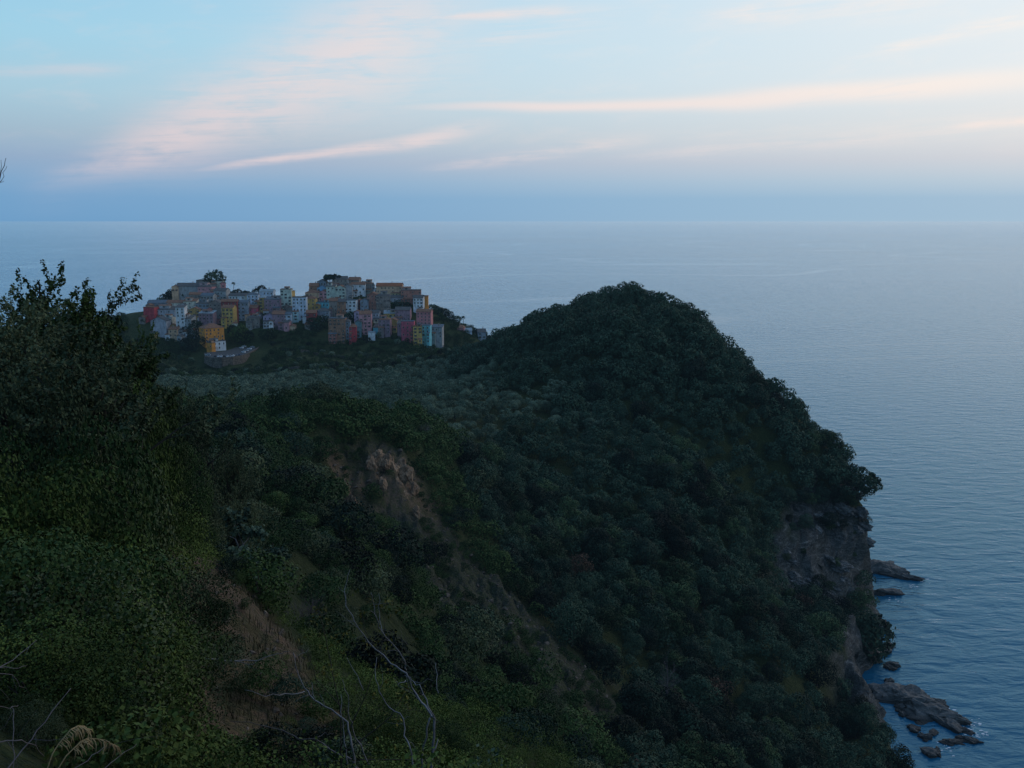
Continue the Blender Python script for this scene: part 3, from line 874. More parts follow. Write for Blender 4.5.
    if win:
        vis = zb_vis - zg
        rows = max(1, int((ze - vis - 0.6)/3.0)); cols = max(1, int(round((W-0.6)/3.5)))
        kind = int(HR.integers(len(WIN)))
        step = (ze - vis - 0.5)/rows
        for r_ in range(rows):
            for c_ in range(cols):
                if HR.random() < 0.24: continue
                zc = ze - 0.35 - step*(r_+0.5)
                if zc < 1.5: continue
                xc = -a + W*(c_+0.5)/cols + HR.uniform(-.15,.15)
                link('window', WIN[kind if HR.random() < .8 else int(HR.integers(len(WIN)))], t_, (xc, -0.06, zc))
        if side_win:
            cols = max(1, int(round(D/3.2)))
            for sgn in (-1, 1):
                for r_ in range(rows):
                    for c_ in range(cols):
                        if HR.random() < 0.25: continue
                        zc = ze - 0.35 - step*(r_+0.5)
                        link('window', WIN[kind], t_, (sgn*(a+0.06), D*(c_+0.5)/cols, zc), sgn*math.pi/2)
        dz = max(vis, 0.1)
        if W > 7 and HR.random() < 0.5: link('door', DOOR, t_, (HR.uniform(-a*0.6, a*0.6), -0.07, dz - 0.1))
    return t_, W, D, ze, rh


C = dict(white=(0.62,0.63,0.64), cream=(0.58,0.54,0.44), grey=(0.33,0.33,0.33), lav=(0.40,0.39,0.42), red=(0.46,0.075,0.085), pink=(0.55,0.27,0.28),
         mauve=(0.29,0.19,0.22), orange=(0.62,0.26,0.06), yellow=(0.52,0.345,0.12), ochre=(0.40,0.26,0.10), stone=(0.24,0.205,0.18), brown=(0.32,0.175,0.115),
         dred=(0.26,0.06,0.06), cyan=(0.17,0.46,0.52), blue=(0.20,0.36,0.52), lilac=(0.42,0.33,0.44), bluew=(0.50,0.56,0.64), peach=(0.56,0.37,0.24),
         green=(0.47,0.52,0.44), teal=(0.16,0.27,0.29), slate=(0.24,0.27,0.31), terra=(0.36,0.17,0.13), rose=(0.47,0.20,0.20), crim=(0.48,0.11,0.15))
C = {k: tuple(min(.82, q*1.22) for q in v) for k, v in C.items()}
HOUSES = [
 # x0,x1,ytop,ybase,colour,roof,label,options
 (142,155,307,322,'red','tile','crimson cube of a house at the far left end of the village',dict(rtype='flat',win=False,yaw=-.3)),
 (155,175,308,321,'lav','grey','broad pale grey house just right of the crimson one',dict(rtype='shed',yaw=-.1)),
 (150,166,318,339,'lav','grey','tall blank lavender-grey gable wall below the crimson house',dict(rtype='cross',win=False)),
 (161,172,317,333,'cream','pale','cream stepped house beside the blank lavender gable',dict(rtype='flat')),
 (168,177,328,341,'peach','tile','small beige house at the foot of the cream stepped house',dict(rtype='shed')),
 (175,184,306,337,'white','grey','tall narrow white tower house left of the orange house',dict(rtype='shed')),
 (166,184,301,311,'cream','tile','long cream house under a brown tiled roof above the white tower house',dict(rtype='gable')),
 (147,167,301,311,'slate','slate','low dark blue-grey house on the left skyline of the village',dict(rtype='gable')),
 (182,191,317,337,'grey','grey','grey-beige house squeezed right of the tall white tower house',dict()),
 (198,213,312,330,'mauve','pale','mauve house with steel-blue roof above the orange house',dict(rtype='shed')),
 (189,199,308,323,'ochre','tile','small ochre house left of the steel-blue roof',dict()),
 (176,200,284,293,'grey','grey','long grey hall among trees on the upper left skyline',dict(rtype='gable',dep=12,win=False)),
 (197,212,285,296,'pink','grey','pale pink house below the big round pine',dict(rtype='hip')),
 (196,211,280,287,'stone','grey','flat topped stone building on the skyline left of the big round pine',dict(rtype='flat',win=False)),
 (211,222,281,289,'cream','grey','cream walled house right under the big round pine',dict(rtype='flat')),
 (213,226,289,300,'grey','grey','grey house below and right of the big round pine',dict(rtype='gable')),
 (189,201,293,303,'stone','tile','brownish stone house in the second row below the grey hall',dict()),
 (200,213,294,306,'grey','slate','mid grey house below the pale pink one',dict()),
 (183,196,300,313,'cream','tile','faded cream house above the ochre one',dict()),
 (195,209,302,316,'slate','grey','bluish grey house between the faded cream house and the yellow one',dict()),
 (208,221,301,317,'stone','grey','dark stone house directly left of the yellow house with red behind',dict()),
 (221,237,300,323,'dred','tile','dark red tall house behind the yellow one',dict(rtype='gable')),
 (221,233,306,327,'yellow','tile','tall yellow house standing in front of the dark red one',dict(rtype='gable')),
 (228,248,294,303,'white','grey','long whitish row of arcades beneath the palm',dict(rtype='gable')),
 (237,248,301,321,'slate','slate','dark blue-grey tall house under the arcade row',dict()),
 (247,258,293,308,'bluew','slate','bluish house right of the arcade row',dict()),
 (248,257,306,319,'crim','tile','small red house under the bluish house',dict()),
 (246,259,316,329,'stone','grey','grey stone house beneath the small red one',dict()),
 (259,265,296,317,'ochre','pale','narrow olive-yellow house left of the big mauve house',dict()),
 (259,273,290,302,'bluew','pale','house with pale teal roof near the round tree on the skyline',dict(rtype='gable')),
 (264,280,298,318,'mauve','slate','big mauve-brown house with blue-grey roof',dict(rtype='shed')),
 (263,276,314,328,'lilac','grey','lilac house at the foot of the big mauve one',dict(yaw=.15)),
 (272,284,312,330,'mauve','tile','dark mauve house right of the lilac one',dict()),
 (280,291,289,315,'green','tile','tall grey-cream house with many windows left of the blue-white block',dict(rtype='flat')),
 (287,292,291,313,'yellow','tile','thin yellow house side beside the tall grey-cream house',dict(win=False,rtype='flat')),
 (282,291,313,329,'bluew','slate','pale blue house at the edge of the terraces below the grey-cream one',dict()),
 (292,306,297,322,'bluew','grey','blue-white block of flats facing the terraces',dict(rtype='flat')),
 (306,315,297,313,'yellow','tile','vivid yellow house right of the blue-white block',dict()),
 (306,316,311,328,'dred','tile','low dark red house under the vivid yellow one',dict()),
 (252,262,325,340,'bluew','grey','small white house standing above the car park',dict(rtype='gable',d_=868)),
 (309,318,284,294,'brown','tile','brick coloured house at the left end of the upper skyline',dict()),
 (317,326,280,290,'slate','grey','grey roofed house left of the umbrella pine',dict()),
 (317,327,286,296,'blue','slate','sky-blue house below the umbrella pine',dict()),
 (305,320,291,301,'peach','tile','peach coloured house above the vivid yellow one',dict()),
 (319,327,291,302,'pink','tile','small pink house beside the peach one',dict()),
 (315,329,302,312,'cyan','slate','turquoise painted upper floors right of the vivid yellow house',dict(rtype='flat')),
 (315,329,309,323,'slate','grey','grey house under the turquoise one',dict()),
 (332,347,277,290,'stone','grey','tallest old stone house beside the umbrella pine',dict(rtype='gable')),
 (326,335,285,303,'green','grey','pale green-grey house below the umbrella pine trunk',dict()),
 (335,345,286,304,'green','tile','pale green house with large windows near the middle of the village',dict()),
 (329,337,299,319,'stone','tile','brown stone house under the pale green-grey one',dict()),
 (337,345,300,319,'brown','grey','weathered brown house left of the white one with big windows',dict()),
 (344,352,285,303,'grey','grey','plain grey house right of the pale green one',dict(win=False)),
 (344,356,300,318,'white','slate','white house with big dark windows in the village middle',dict(rtype='flat')),
 (351,365,283,297,'white','tile','white upper house with tall windows near the skyline',dict(rtype='gable')),
 (348,359,278,288,'stone','tile','long roofed stone house on the skyline right of the tallest',dict()),
 (358,372,282,294,'stone','tile','brown roofed house left of the bell tower',dict()),
 (355,362,300,313,'dred','tile','small dark red house right of the white one with big windows',dict()),
 (360,368,299,316,'slate','grey','blue-grey house left of the brownish pink one',dict()),
 (367,377,293,314,'terra','tile','brownish pink tall house below the bell tower',dict()),
 (374,381,288,299,'white','slate','little white chapel front beside the bell tower',dict(rtype='cross',cat='chapel',name='chapel')),
 (376,402,284,300,'peach','orange','long peach building with orange roof on the right skyline',dict(rtype='gable',dep=11,stain=.7)),
 (376,390,294,315,'stone','grey','large grey-brown stone house below the long peach building',dict()),
 (401,421,290,305,'terra','grey','reddish brick coloured house right of the long peach building',dict(rtype='flat')),
 (390,403,296,306,'lav','grey','greyish house tucked beneath the long peach building',dict()),
 (413,423,296,314,'white','grey','pale whitish house above the pink house at the right end',dict()),
 (422,428,296,309,'orange','tile','small orange house at the right end of the skyline',dict(win=False,rtype='flat')),
 (395,410,308,324,'mauve','grey','mauve-grey house under the clump of village trees',dict()),
 (384,397,312,322,'yellow','pale','low yellow house with pale roof below the village trees',dict(rtype='shed')),
 (387,397,319,332,'ochre','tile','ochre-brown house under the low yellow one',dict()),
 (378,390,318,337,'mauve','tile','dusky pink house left of the ochre-brown one',dict()),
 (359,371,312,335,'pink','tile','bright pink house with rows of windows',dict(rtype='gable',stain=.75)),
 (354,360,311,329,'lilac','tile','mauve strip of a house on the left of the bright pink one',dict()),
 (369,379,311,322,'lav','grey','grey house behind and right of the bright pink one',dict()),
 (328,345,318,343,'brown','slate','big isolated orange-brown house on the lower edge of the village',dict(rtype='flat',side_win=True)),
 (344,350,320,342,'slate','grey','narrow grey-blue house between the orange-brown house and a red one',dict()),
 (349,356,325,342,'red','tile','narrow bright red house on the lower village edge',dict(stain=.8)),
 (355,361,321,338,'teal','grey','teal-grey house right of the narrow red one',dict()),
 (368,375,332,340,'white','pale','tiny white hut below the bright pink house',dict(rtype='flat',win=False,d_=838)),
 (373,379,326,334,'cyan','grey','tiny teal hut right of the bright pink house',dict(win=False,rtype='shed')),
 (401,414,321,344,'crim','slate','crimson pink house next to the yellow one at the lower right end',dict(rtype='flat',stain=.75)),
 (397,402,322,340,'mauve','grey','shaded mauve house left of the crimson pink one',dict()),
 (413,422,326,348,'yellow','tile','bright yellow tall house at the lower right end of the village',dict(rtype='flat',stain=.78)),
 (421,430,325,344,'cyan','slate','turquoise tall house last in the lower row at the right',dict(rtype='flat',stain=.78)),
 (416,431,310,328,'rose','tile','large rose pink house above the turquoise one',dict(stain=.75)),
 (431,442,326,338,'grey','slate','grey house standing apart right of the turquoise one',dict(rtype='shed')),
 (463,472,329,336,'bluew','pale','low pale roofed house among trees on the promontory slope',dict(rtype='gable',d_=895)),
 (457,464,326,337,'rose','tile','small dull pink house beside the low pale roofed one',dict(d_=893)),
 (478,486,330,342,'slate','grey','dim grey house among trees near the tip of the promontory',dict(d_=900)),
]
for h_ in HOUSES:
    op = dict(h_[7]); op.setdefault('yaw', float(HR.uniform(-.13,.13)))
    build_house(h_[0], h_[1], h_[2], h_[3], C[h_[4]], h_[5], h_[6], **op)
# cottages crowded between the larger houses
import re as _re
from collections import Counter
def short(l): return _re.split(r' (?:at|above|below|right|left|under|beside|beneath|in|directly|squeezed|between|with|near|behind|standing|facing|among|next|on|of|just|tucked|last|painted) ', l)[0]
_cnt = Counter(short(h_[6]) for h_ in HOUSES); CG = np.random.default_rng(57)
COTC = [('cream','cream'),('grey','grey'),('pink','pale pink'),('peach','peach'),('ochre','ochre'),('white','white'),('rose','rose'),('stone','stone'),('lav','lavender-grey')]
_k = 0
for h_ in HOUSES:
    sh = short(h_[6])
    if _cnt[sh] > 1 or _k >= 46 or h_[3] - h_[2] < 8 or h_[0] > 450 or 'hut' in sh or len(sh.split()) > 7: continue
    for side in (('left', h_[0]), ('right', h_[1])):
        if CG.random() < .35 or _k >= 46: continue
        ck, cw = COTC[int(CG.integers(len(COTC)))]; wd_ = CG.uniform(4.2, 6.4); cx_ = side[1] + CG.uniform(-2, 2); bb = h_[3] + CG.uniform(-.5, 2.0); tt = bb - CG.uniform(5.5, 9)
        build_house(cx_-wd_/2, cx_+wd_/2, tt, bb, C[ck], ['tile','grey','tile'][_k % 3], f'small {cw} cottage in front of the {side[0]} corner of the {sh}', yaw=float(CG.uniform(-.3,.3)), rtype=['cross','gable','hip','cross'][_k % 4], dep=6.5,
                    d_=(h_[7].get('d_') or vill_d(h_[3])) - CG.uniform(3, 6), name='cottage', cat='cottage'); _k += 1
print('COTTAGES', _k)
# the orange corner house by the car park, standing cornerwise, with its white ground floor annexe
build_house(204, 224, 325, 342, C['orange'], 'tile', 'large orange house standing cornerwise above the car park', yaw=R(38), dep=15, rtype='hip', d_=826, side_win=True, stain=.72)
build_house(208, 226, 341, 350, C['white'], 'grey', 'low white annexe in front of the orange corner house', yaw=R(38), dep=5, rtype='flat', d_=812)
build_house(205, 213, 342.5, 349, C['orange'], 'tile', 'small orange porch at the left foot of the orange corner house', yaw=R(-30), dep=4, rtype='flat', d_=806, stain=.8)
GB = np.random.default_rng(31)
for i in range(70):            # dark bushes and garden trees in the gaps between the houses
    h_ = HOUSES[int(GB.integers(len(HOUSES)))]
    px_ = (h_[0] if GB.random() < .5 else h_[1]) + GB.uniform(-1.5, 1.5); d_ = (h_[7].get('d_') or vill_d(h_[3])) - GB.uniform(2.5, 5)
    x_ = P(px_, 300, d_).x; zz = float(ground(np.array([x_]), np.array([d_]))[0]); zv = P(px_, h_[3], d_).z
    hh = GB.uniform(3, 6.5); o = link('garden_bush', (SHRD + VAL + OAK)[int(GB.integers(12))], None, (x_, d_, max(zz, zv - 3) - .4), GB.uniform(0, 6.28)); o.scale = (hh*.75, hh*.6, hh)
    tag(o, 'small dark garden bush in a gap between the village houses', 'bush', 'garden bushes between the houses')
# bell tower
t_ = link('bell_tower', None, None, P(373.5, 292, 938)); tag(t_, 'slim grey bell tower with pointed cap on the village skyline', 'tower')
t_.location.z -= 6
mb = MB(); mb.box(-1.5,1.5,-1.5,1.5,0,12.2); mb.box(-1.75,1.75,-1.75,1.75,12.202,12.6); link('shaft', mb.mesh('shaft', plaster(C['grey'])), t_)
mb = MB(); mb.poly([(-1.6,-1.6,12.61),(1.6,-1.6,12.61),(1.6,1.6,12.61),(-1.6,1.6,12.61),(0,0,16.4)], [(0,1,4),(1,2,4),(2,3,4),(3,0,4),(3,2,1,0)]); link('cap', mb.mesh('cap', ROOFS['grey']), t_)
for a_ in range(4):
    mb = MB(); mb.box(-.5,.5,-1.54,-1.48,9.0,11.2); link('belfry_opening', mb.mesh('belfry_opening', m_glass), t_, (0,0,0), a_*math.pi/2)

# ------------------------------------------------------------------ car park
m_asph, nt, b = new_mat('asphalt', 0.9, 0.2)
n = noise(nt, position(nt), 0.8, 5.0, 0.6); nt.links.new(ramp(nt, n, [(0.3,(0.045,0.045,0.047)),(0.7,(0.085,0.08,0.078))]).s, b.inputs['Base Color'])
def cpk_xy(px, py):                      # a point of the car park shelf
    r_ = ray(px, py); k = (CPZ - CAM_H)/r_[2]
    return Vector((r_[0]*k, r_[1]*k, CPZ))
edge = [(205,357),(213,358.6),(222,358.8),(232,358),(241,356.4),(249,353.6),(256,350),(261,346.2),(263,342.8)]
inner = [(256,339),(246,341),(240,345),(232,349),(222,351.5),(212,352),(204,353)]
E = [cpk_xy(*q_) for q_ in edge]; I = [cpk_xy(*q_) for q_ in inner]
mb = MB(); mb.poly(E + I, [tuple(range(len(E+I)))]); tag(link('car_park', mb.mesh('car_park', m_asph)), 'asphalt car park on a shelf below the village', kind='structure')
m_ret, nt, b = new_mat('rubble_wall', 0.95, 0.1)
vo = nt.nodes.new('ShaderNodeTexVoronoi'); vo.inputs['Scale'].default_value = 1.3; nt.links.new(scalev(nt, position(nt), (1,1,1.6)).s, vo.inputs['Vector'])
nz = noise(nt, position(nt), 0.4, 4.0)
nt.links.new(ramp(nt, S(nt, vo.outputs['Color'])*0.35 + nz*0.6, [(0.25,(0.05,0.043,0.036)),(0.5,(0.13,0.105,0.085)),(0.75,(0.22,0.185,0.15))]).s, b.inputs['Base Color'])
mb = MB()
hs = [5,7.5,8.5,8.5,8,7,6,4.5,3]
for i in range(len(E)-1):
    a_, c_ = E[i], E[i+1]; dr = (c_-a_).normalized(); nn = Vector((-dr.y, dr.x, 0))*0.5
    if nn.y > 0: nn = -nn
    nn = -nn if nn.y > 0 else nn
    lo0, lo1 = a_ + nn*2.4 - Vector((0,0,hs[i])), c_ + nn*2.4 - Vector((0,0,hs[i+1]))
    hi0, hi1 = a_ + nn + Vector((0,0,0.9)), c_ + nn + Vector((0,0,0.9))
    bi0, bi1 = a_ + Vector((0,0,0.9)), c_ + Vector((0,0,0.9))
    mb.poly([lo0, lo1, hi1, hi0, bi1, bi0, a_ - Vector((0,0,hs[i])), c_ - Vector((0,0,hs[i+1]))], [(0,1,2,3),(3,2,4,5),(5,4,7,6),(0,3,5,6),(2,1,7,4)])
tag(link('retaining_wall', mb.mesh('retaining_wall', m_ret)), 'curving rubble stone retaining wall under the car park', 'wall')

def paint(c):
    m, nt, b = new_mat('car_paint', 0.35, 0.5); b.inputs['Base Color'].default_value = (*c, 1); return m
PAINT = [('white', paint((0.72,0.74,0.76))), ('silver', paint((0.42,0.45,0.48))), ('dark blue', paint((0.03,0.06,0.12))), ('black', paint((0.015,0.015,0.017))), ('red', paint((0.35,0.03,0.03))), ('grey', paint((0.16,0.17,0.18)))]
m_tyre, nt_, b__ = new_mat('tyre', 0.9, 0.1); b__.inputs['Base Color'].default_value = (0.012,0.012,0.012,1)
def loft(prof, hw0, hw1):      # side profile (y,z) lofted over the width, narrower at the top
    zs = [q_[1] for q_ in prof]; z0, z1 = min(zs), max(zs); v = []
    for sgn in (-1, 1):
        for (yy, zz) in prof: v.append((sgn*(hw0 + (hw1-hw0)*(zz-z0)/(z1-z0)), yy, zz))
    n_ = len(prof); f = [tuple(range(n_-1,-1,-1)), tuple(range(n_, 2*n_))]
    f += [(i, (i+1)%n_, n_+(i+1)%n_, n_+i) for i in range(n_)]
    return v, f
def car_meshes(van):
    body = [(-2.0,0.30),(2.0,0.30),(2.05,0.62),(1.95,0.86),(1.0,0.95),(-1.75,0.98),(-2.05,0.80)] if not van else [(-2.3,0.32),(2.3,0.32),(2.35,0.8),(2.15,1.05),(1.4,1.15),(-2.3,1.15)]
    cabin = [(0.95,0.952),(0.35,1.42),(-1.15,1.45),(-1.75,0.982)] if not van else [(1.4,1.152),(0.9,1.9),(-2.2,1.95),(-2.3,1.152)]
    out_ = {}
    v, f = loft(body, 0.88, 0.80); mb = MB(); mb.poly(v, f)
    v, f = loft([(y_*0.94-0.03*0, z_ if z_ < 1.2 else z_) for y_, z_ in cabin], 0.76, 0.60); gl = MB(); gl.poly(v, f)
    top = max(z_ for _, z_ in cabin); ys = [y_ for y_, z_ in cabin if z_ > 1.3]
    mb.box(-0.6, 0.6, min(ys)*0.94, max(ys)*0.94, top+.004, top+0.05)
    wb = []
    for sx_ in (-1, 1):
        for yy in (1.3, -1.3):
            m_ = MB(); m_.tube([(sx_*0.68, 0, 0), (sx_*0.90, 0, 0)], 0.31, 12, 0); wb.append((m_.mesh('wheel', m_tyre, False), (0, yy, 0.31)))
    return mb, gl, wb
CARM = {}
for van in (False, True):
    mb, gl, wb = car_meshes(van)
    CARM[van] = ([mb.mesh('body', p_[1]) for p_ in PAINT], gl.mesh('glasshouse', m_glass), wb)
def car(x_, y_, z_, rz, pi, van, label, group='cars parked below the village'):
    t_ = link('van' if van else 'car', None, None, (x_, y_, z_), rz); tag(t_, label, 'van' if van else 'car', group)
    bd, gl, wb = CARM[van]
    link('body', bd[pi], t_); link('window', gl, t_)
    for m_, l_ in wb: link('wheel', m_, t_, l_)
front = [(215.2,3,'leftmost'),(218.4,0,'second'),(221.4,0,'third'),(224.6,3,'fourth'),(227.6,0,'fifth'),(230.6,1,'sixth'),(233.6,0,'seventh'),(236.8,5,'eighth'),(239.6,2,'ninth')]
for px_, pi, word in front:
    p = cpk_xy(px_, 356.8 - max(0, px_-230)*0.16); car(p.x, p.y, CPZ+.004, R(8)+HR.uniform(-.06,.06), pi, False, f'{PAINT[pi][0]} car, {word} from the left in the row along the car park wall')
back = [(243.5,352.6,0,'first'),(246.6,351.0,1,'second'),(249.6,349.4,0,'third'),(252.4,347.6,1,'fourth'),(255.2,345.6,0,'fifth'),(257.6,343.8,5,'sixth')]
for px_, py_, pi, word in back:
    p = cpk_xy(px_, py_); car(p.x, p.y, CPZ+.004, R(62)+HR.uniform(-.06,.06), pi, False, f'{PAINT[pi][0]} car, {word} going uphill in the outer row on the car park bend')
for px_, py_, pi, word in [(241.5,348.4,0,'first'),(244.2,346.8,0,'second'),(247,345.2,2,'third'),(249.6,343.6,0,'fourth'),(246,342.6,1,'topmost')]:
    p = cpk_xy(px_, py_); car(p.x, p.y, CPZ+.004, R(62)+HR.uniform(-.06,.06), pi, False, f'{PAINT[pi][0]} car, {word} of the inner row on the car park bend')
p = cpk_xy(229, 346.5); car(p.x, p.y, CPZ+.004, R(75), 0, True, 'white van parked right beside the orange corner house')
p = cpk_xy(208, 355.6); car(p.x, p.y, CPZ+.004, R(80), 1, True, 'silver van at the left entrance of the car park')
# white flat awning above the car park
t_ = link('awning', None, None, (P(256.5,341,858).x, 858, P(256.5,341.5,858).z)); tag(t_, 'long pale blue-white flat awning above the car park', 'awning')
mb = MB(); mb.box(-6.2,6.2,-2.4,2.4,0,0.25); mb.box(-6.25,6.25,-2.5,-2.402,-0.35,0.3); link('canopy', mb.mesh('canopy', ROOFS['white']), t_)
for sx_ in (-5.8, 0, 5.8):
    for sy_ in (-2.1, 2.1):
        mb = MB(); mb.tube([(sx_,sy_,-4.0),(sx_,sy_,-0.003)], 0.08, 6); link('post', mb.mesh('post', m_trim), t_)

# ------------------------------------------------------------------ trees one can tell apart in and around the village
def broad(px_, pt, pb, d_, mat, seed, label, name='round_tree', n=2200, rx=0.6, group=None, **kw):
    top, bot = P(px_, pt, d_), P(px_, pb, d_)
    z0 = min(bot.z, float(ground(np.array([bot.x]), np.array([d_]))[0]) + 0.0) if kw.pop('snap', True) else bot.z
    H = top.z - z0
    t_ = link(name, None, None, (bot.x, d_, z0)); tag(t_, label, 'tree', group)
    v, L = lobes_crown(seed, n, kw.pop('size', 0.075), rx=rx, **kw)
    link('crown', mesh_np('crown', v*H, quads_of(v), mats=[mat]), t_)
    wd = wood_for(seed+1, L*H if False else L, 0.03); wd.v = [tuple(c_*H for c_ in p) for p in wd.v]
    link('trunk', wd.mesh('trunk', M_BARK), t_)
    return t_
broad(216.5, 272.5, 290, 958, M_OAK, 900, 'big round-headed pine on the skyline at the upper left of the village', 'pine_tree', cz_=0.66, rz=0.32, rx=0.50, nl=16)
broad(260.3, 286, 299, 945, M_OAK, 902, 'ball-shaped tree alone on the skyline above the mauve house', cz_=0.6, rz=0.38, rx=0.5)
broad(331.5, 274.3, 290, 950, M_OAK, 904, 'flat-topped umbrella pine on top of the village', 'umbrella_pine', cz_=0.86, rz=0.10, rx=0.62, nl=20, lr=(0.07,0.12), size=0.06)
for i, (a_, b2, c_, d_, rx) in enumerate([(178,286,300,952,.75),(189,286,301,948,.7),(170,292,304,950,.8),(162,297,305,950,.9),(200,291,300,946,.5)]):
    broad(a_, b2, c_, d_, M_OAK, 910+i*2, ['dark bushy tree left of the grey hall on the upper left skyline','dark bushy tree in front of the grey hall','dark tree lower left of the grey hall','small dark tree at the left end of the skyline wood','dark tree between the grey hall and the pale pink house'][i], 'bushy_tree', rx=rx, cz_=0.5, rz=0.48, skirt=.4)
for i, (a_, b2, c_) in enumerate([(228,289.5,299),(238,288.5,298),(246,290,299),(253,291.5,300)]):
    broad(a_, b2, c_, 950, M_OAK, 930+i*2, ['dark tree left below the skyline palm','dark tree just right of the skyline palm','third dark tree along the skyline right of the palm','last dark tree of the skyline row right of the palm'][i], 'bushy_tree', rx=.75, cz_=0.5, rz=0.48, skirt=.4)
for i, (a_, b2, c_, d_) in enumerate([(392,300,316,912),(399,299,315,913),(404,301,317,908),(381,313,324,905),(352,311,323,880),(315,316,332,866),(322,315,330,868),(195,320,338,850),(192,333,348,815),(240,325,340,842),(232,326,338,850),(247,329,341,846),(268,328,342,842),(366,335,348,838)]):
    broad(a_, b2, c_, d_, M_OAK if i % 3 else M_SCRUB, 950+i*2,
          ['dark tree on the left of the clump inside the village under the peach building','tall middle tree of the clump inside the village','right hand tree of the clump inside the village','dark green tree left of the low yellow house','small tree above the narrow red house',
           'dark tree under the low dark red house','second dark tree under the grey house below the turquoise one','dark tree left of the steel-blue roofed house','dark bush left of the orange corner house',
           'dark tree right of the orange corner house','dark tree between the yellow house and the orange corner house','dark tree left of the small white house above the car park','dark bush right of the awning','green bush under the tiny white hut'][i], 'bushy_tree', rx=.7, cz_=0.5, rz=0.48, skirt=.4)
for i, (a_, b2, c_, d_) in enumerate([(433,304.5,318,925),(438,305.5,318,925),(443,307.5,319,925),(449,311.5,322,924),(456,315.5,326,922),(470,325.5,336,918),(476,328,338,915),(482,330,341,912),(490,334.5,346,908),(495,335.5,346,906)]):
    broad(a_, b2, c_, d_, M_OAK, 1000+i*2, ['first tree right of the last orange house on the promontory skyline','second tree down the promontory skyline','third tree down the promontory skyline','fourth tree down the promontory skyline','pointed dark tree left of the promontory palm','rounded tree right of the promontory palm','low tree further down the promontory skyline','big dark tree near the end of the promontory skyline','dark tree before the notch of sea','last small tree beside the notch of sea'][i], 'promontory_tree', rx=.62, cz_=0.52, rz=0.46, skirt=.3, group='trees down the promontory skyline')
def palm(px_, pt, pb, d_, label, seed):
    top, bot = P(px_, pt, d_), P(px_, pb, d_); H = (top-bot).length*0.84
    rng = np.random.default_rng(seed)
    t_ = link('palm_tree', None, None, bot); tag(t_, label, 'palm')
    mb = MB(); limb(mb, rng, (0,0,-1), (0.15,0,H), 0.30, 0.2, 0.01, 5, 7); link('trunk', mb.mesh('trunk', M_BARK), t_)
    fb = MB()
    for i in range(26):
        a_ = i*2.4; e_ = rng.uniform(-0.35, 1.1); L = rng.uniform(2.2, 3.0)
        pts = []
        for k in range(7):
            s_ = k/6; rr = L*s_*math.cos(e_*0.8); zz = L*(s_*math.sin(e_) - 0.55*s_*s_)
            pts.append(Vector((0.15 + rr*math.cos(a_), rr*math.sin(a_), H + zz)))
        sd = Vector((-math.sin(a_), math.cos(a_), 0))
        for k in range(6):
            w0, w1 = (0.12 + 0.5*math.sin(math.pi*(k/6)**0.7)), (0.12 + 0.5*math.sin(math.pi*min(1,((k+1)/6))**0.7))
            for sg in (-1, 1):
                fb.poly([pts[k], pts[k+1], pts[k+1] + sd*sg*w1 - Vector((0,0,0.25*w1)), pts[k] + sd*sg*w0 - Vector((0,0,0.25*w0))], [(0,1,2,3)])
    link('crown', fb.mesh('crown', M_PALM), t_)
palm(234, 280.5, 295, 952, 'palm tree on the skyline among the dark trees above the arcades', 5)
palm(463.2, 314.8, 327, 920, 'small palm tree alone on the promontory skyline', 6)
# terrace walls in the valley
for i, (a_, y0_, b2, y1_, d0, d1, h_) in enumerate([(300,352,352,356,790,784,2.2),(330,362,380,364,735,735,2.0),(268,372,300,376,700,690,1.8),(208,383,222,377,640,660,3.0),(238,388,250,382,625,640,3.2)]):
    A, B_ = P(a_, y0_, d0), P(b2, y1_, d1); mb = MB(); k = 14; top = []
    for j in range(k+1):
        q_ = A.lerp(B_, j/k); zg = float(ground(np.array([q_.x]), np.array([q_.y]))[0]); top.append((q_.x, q_.y + 1.2*math.sin(j*0.9), zg))
    for p0, p1 in zip(top[:-1], top[1:]):
        mb.poly([(p0[0],p0[1],p0[2]-1.5),(p1[0],p1[1],p1[2]-1.5),(p1[0],p1[1],p1[2]+h_),(p0[0],p0[1],p0[2]+h_),(p1[0],p1[1]+.6,p1[2]+h_),(p0[0],p0[1]+.6,p0[2]+h_),(p0[0],p0[1]+.6,p0[2]-1.5),(p1[0],p1[1]+.6,p1[2]-1.5)], [(0,1,2,3),(3,2,4,5),(5,4,7,6),(0,3,5,6),(2,1,7,4)])
    tag(link('terrace_wall', mb.mesh('terrace_wall', m_ret)), ['dry stone terrace wall high on the slope under the village','dry stone terrace wall in the middle of the valley','dry stone terrace wall right of the beige ruins','broken beige wall fragment below the car park','short beige wall stub right of the broken fragment'][i], 'wall')
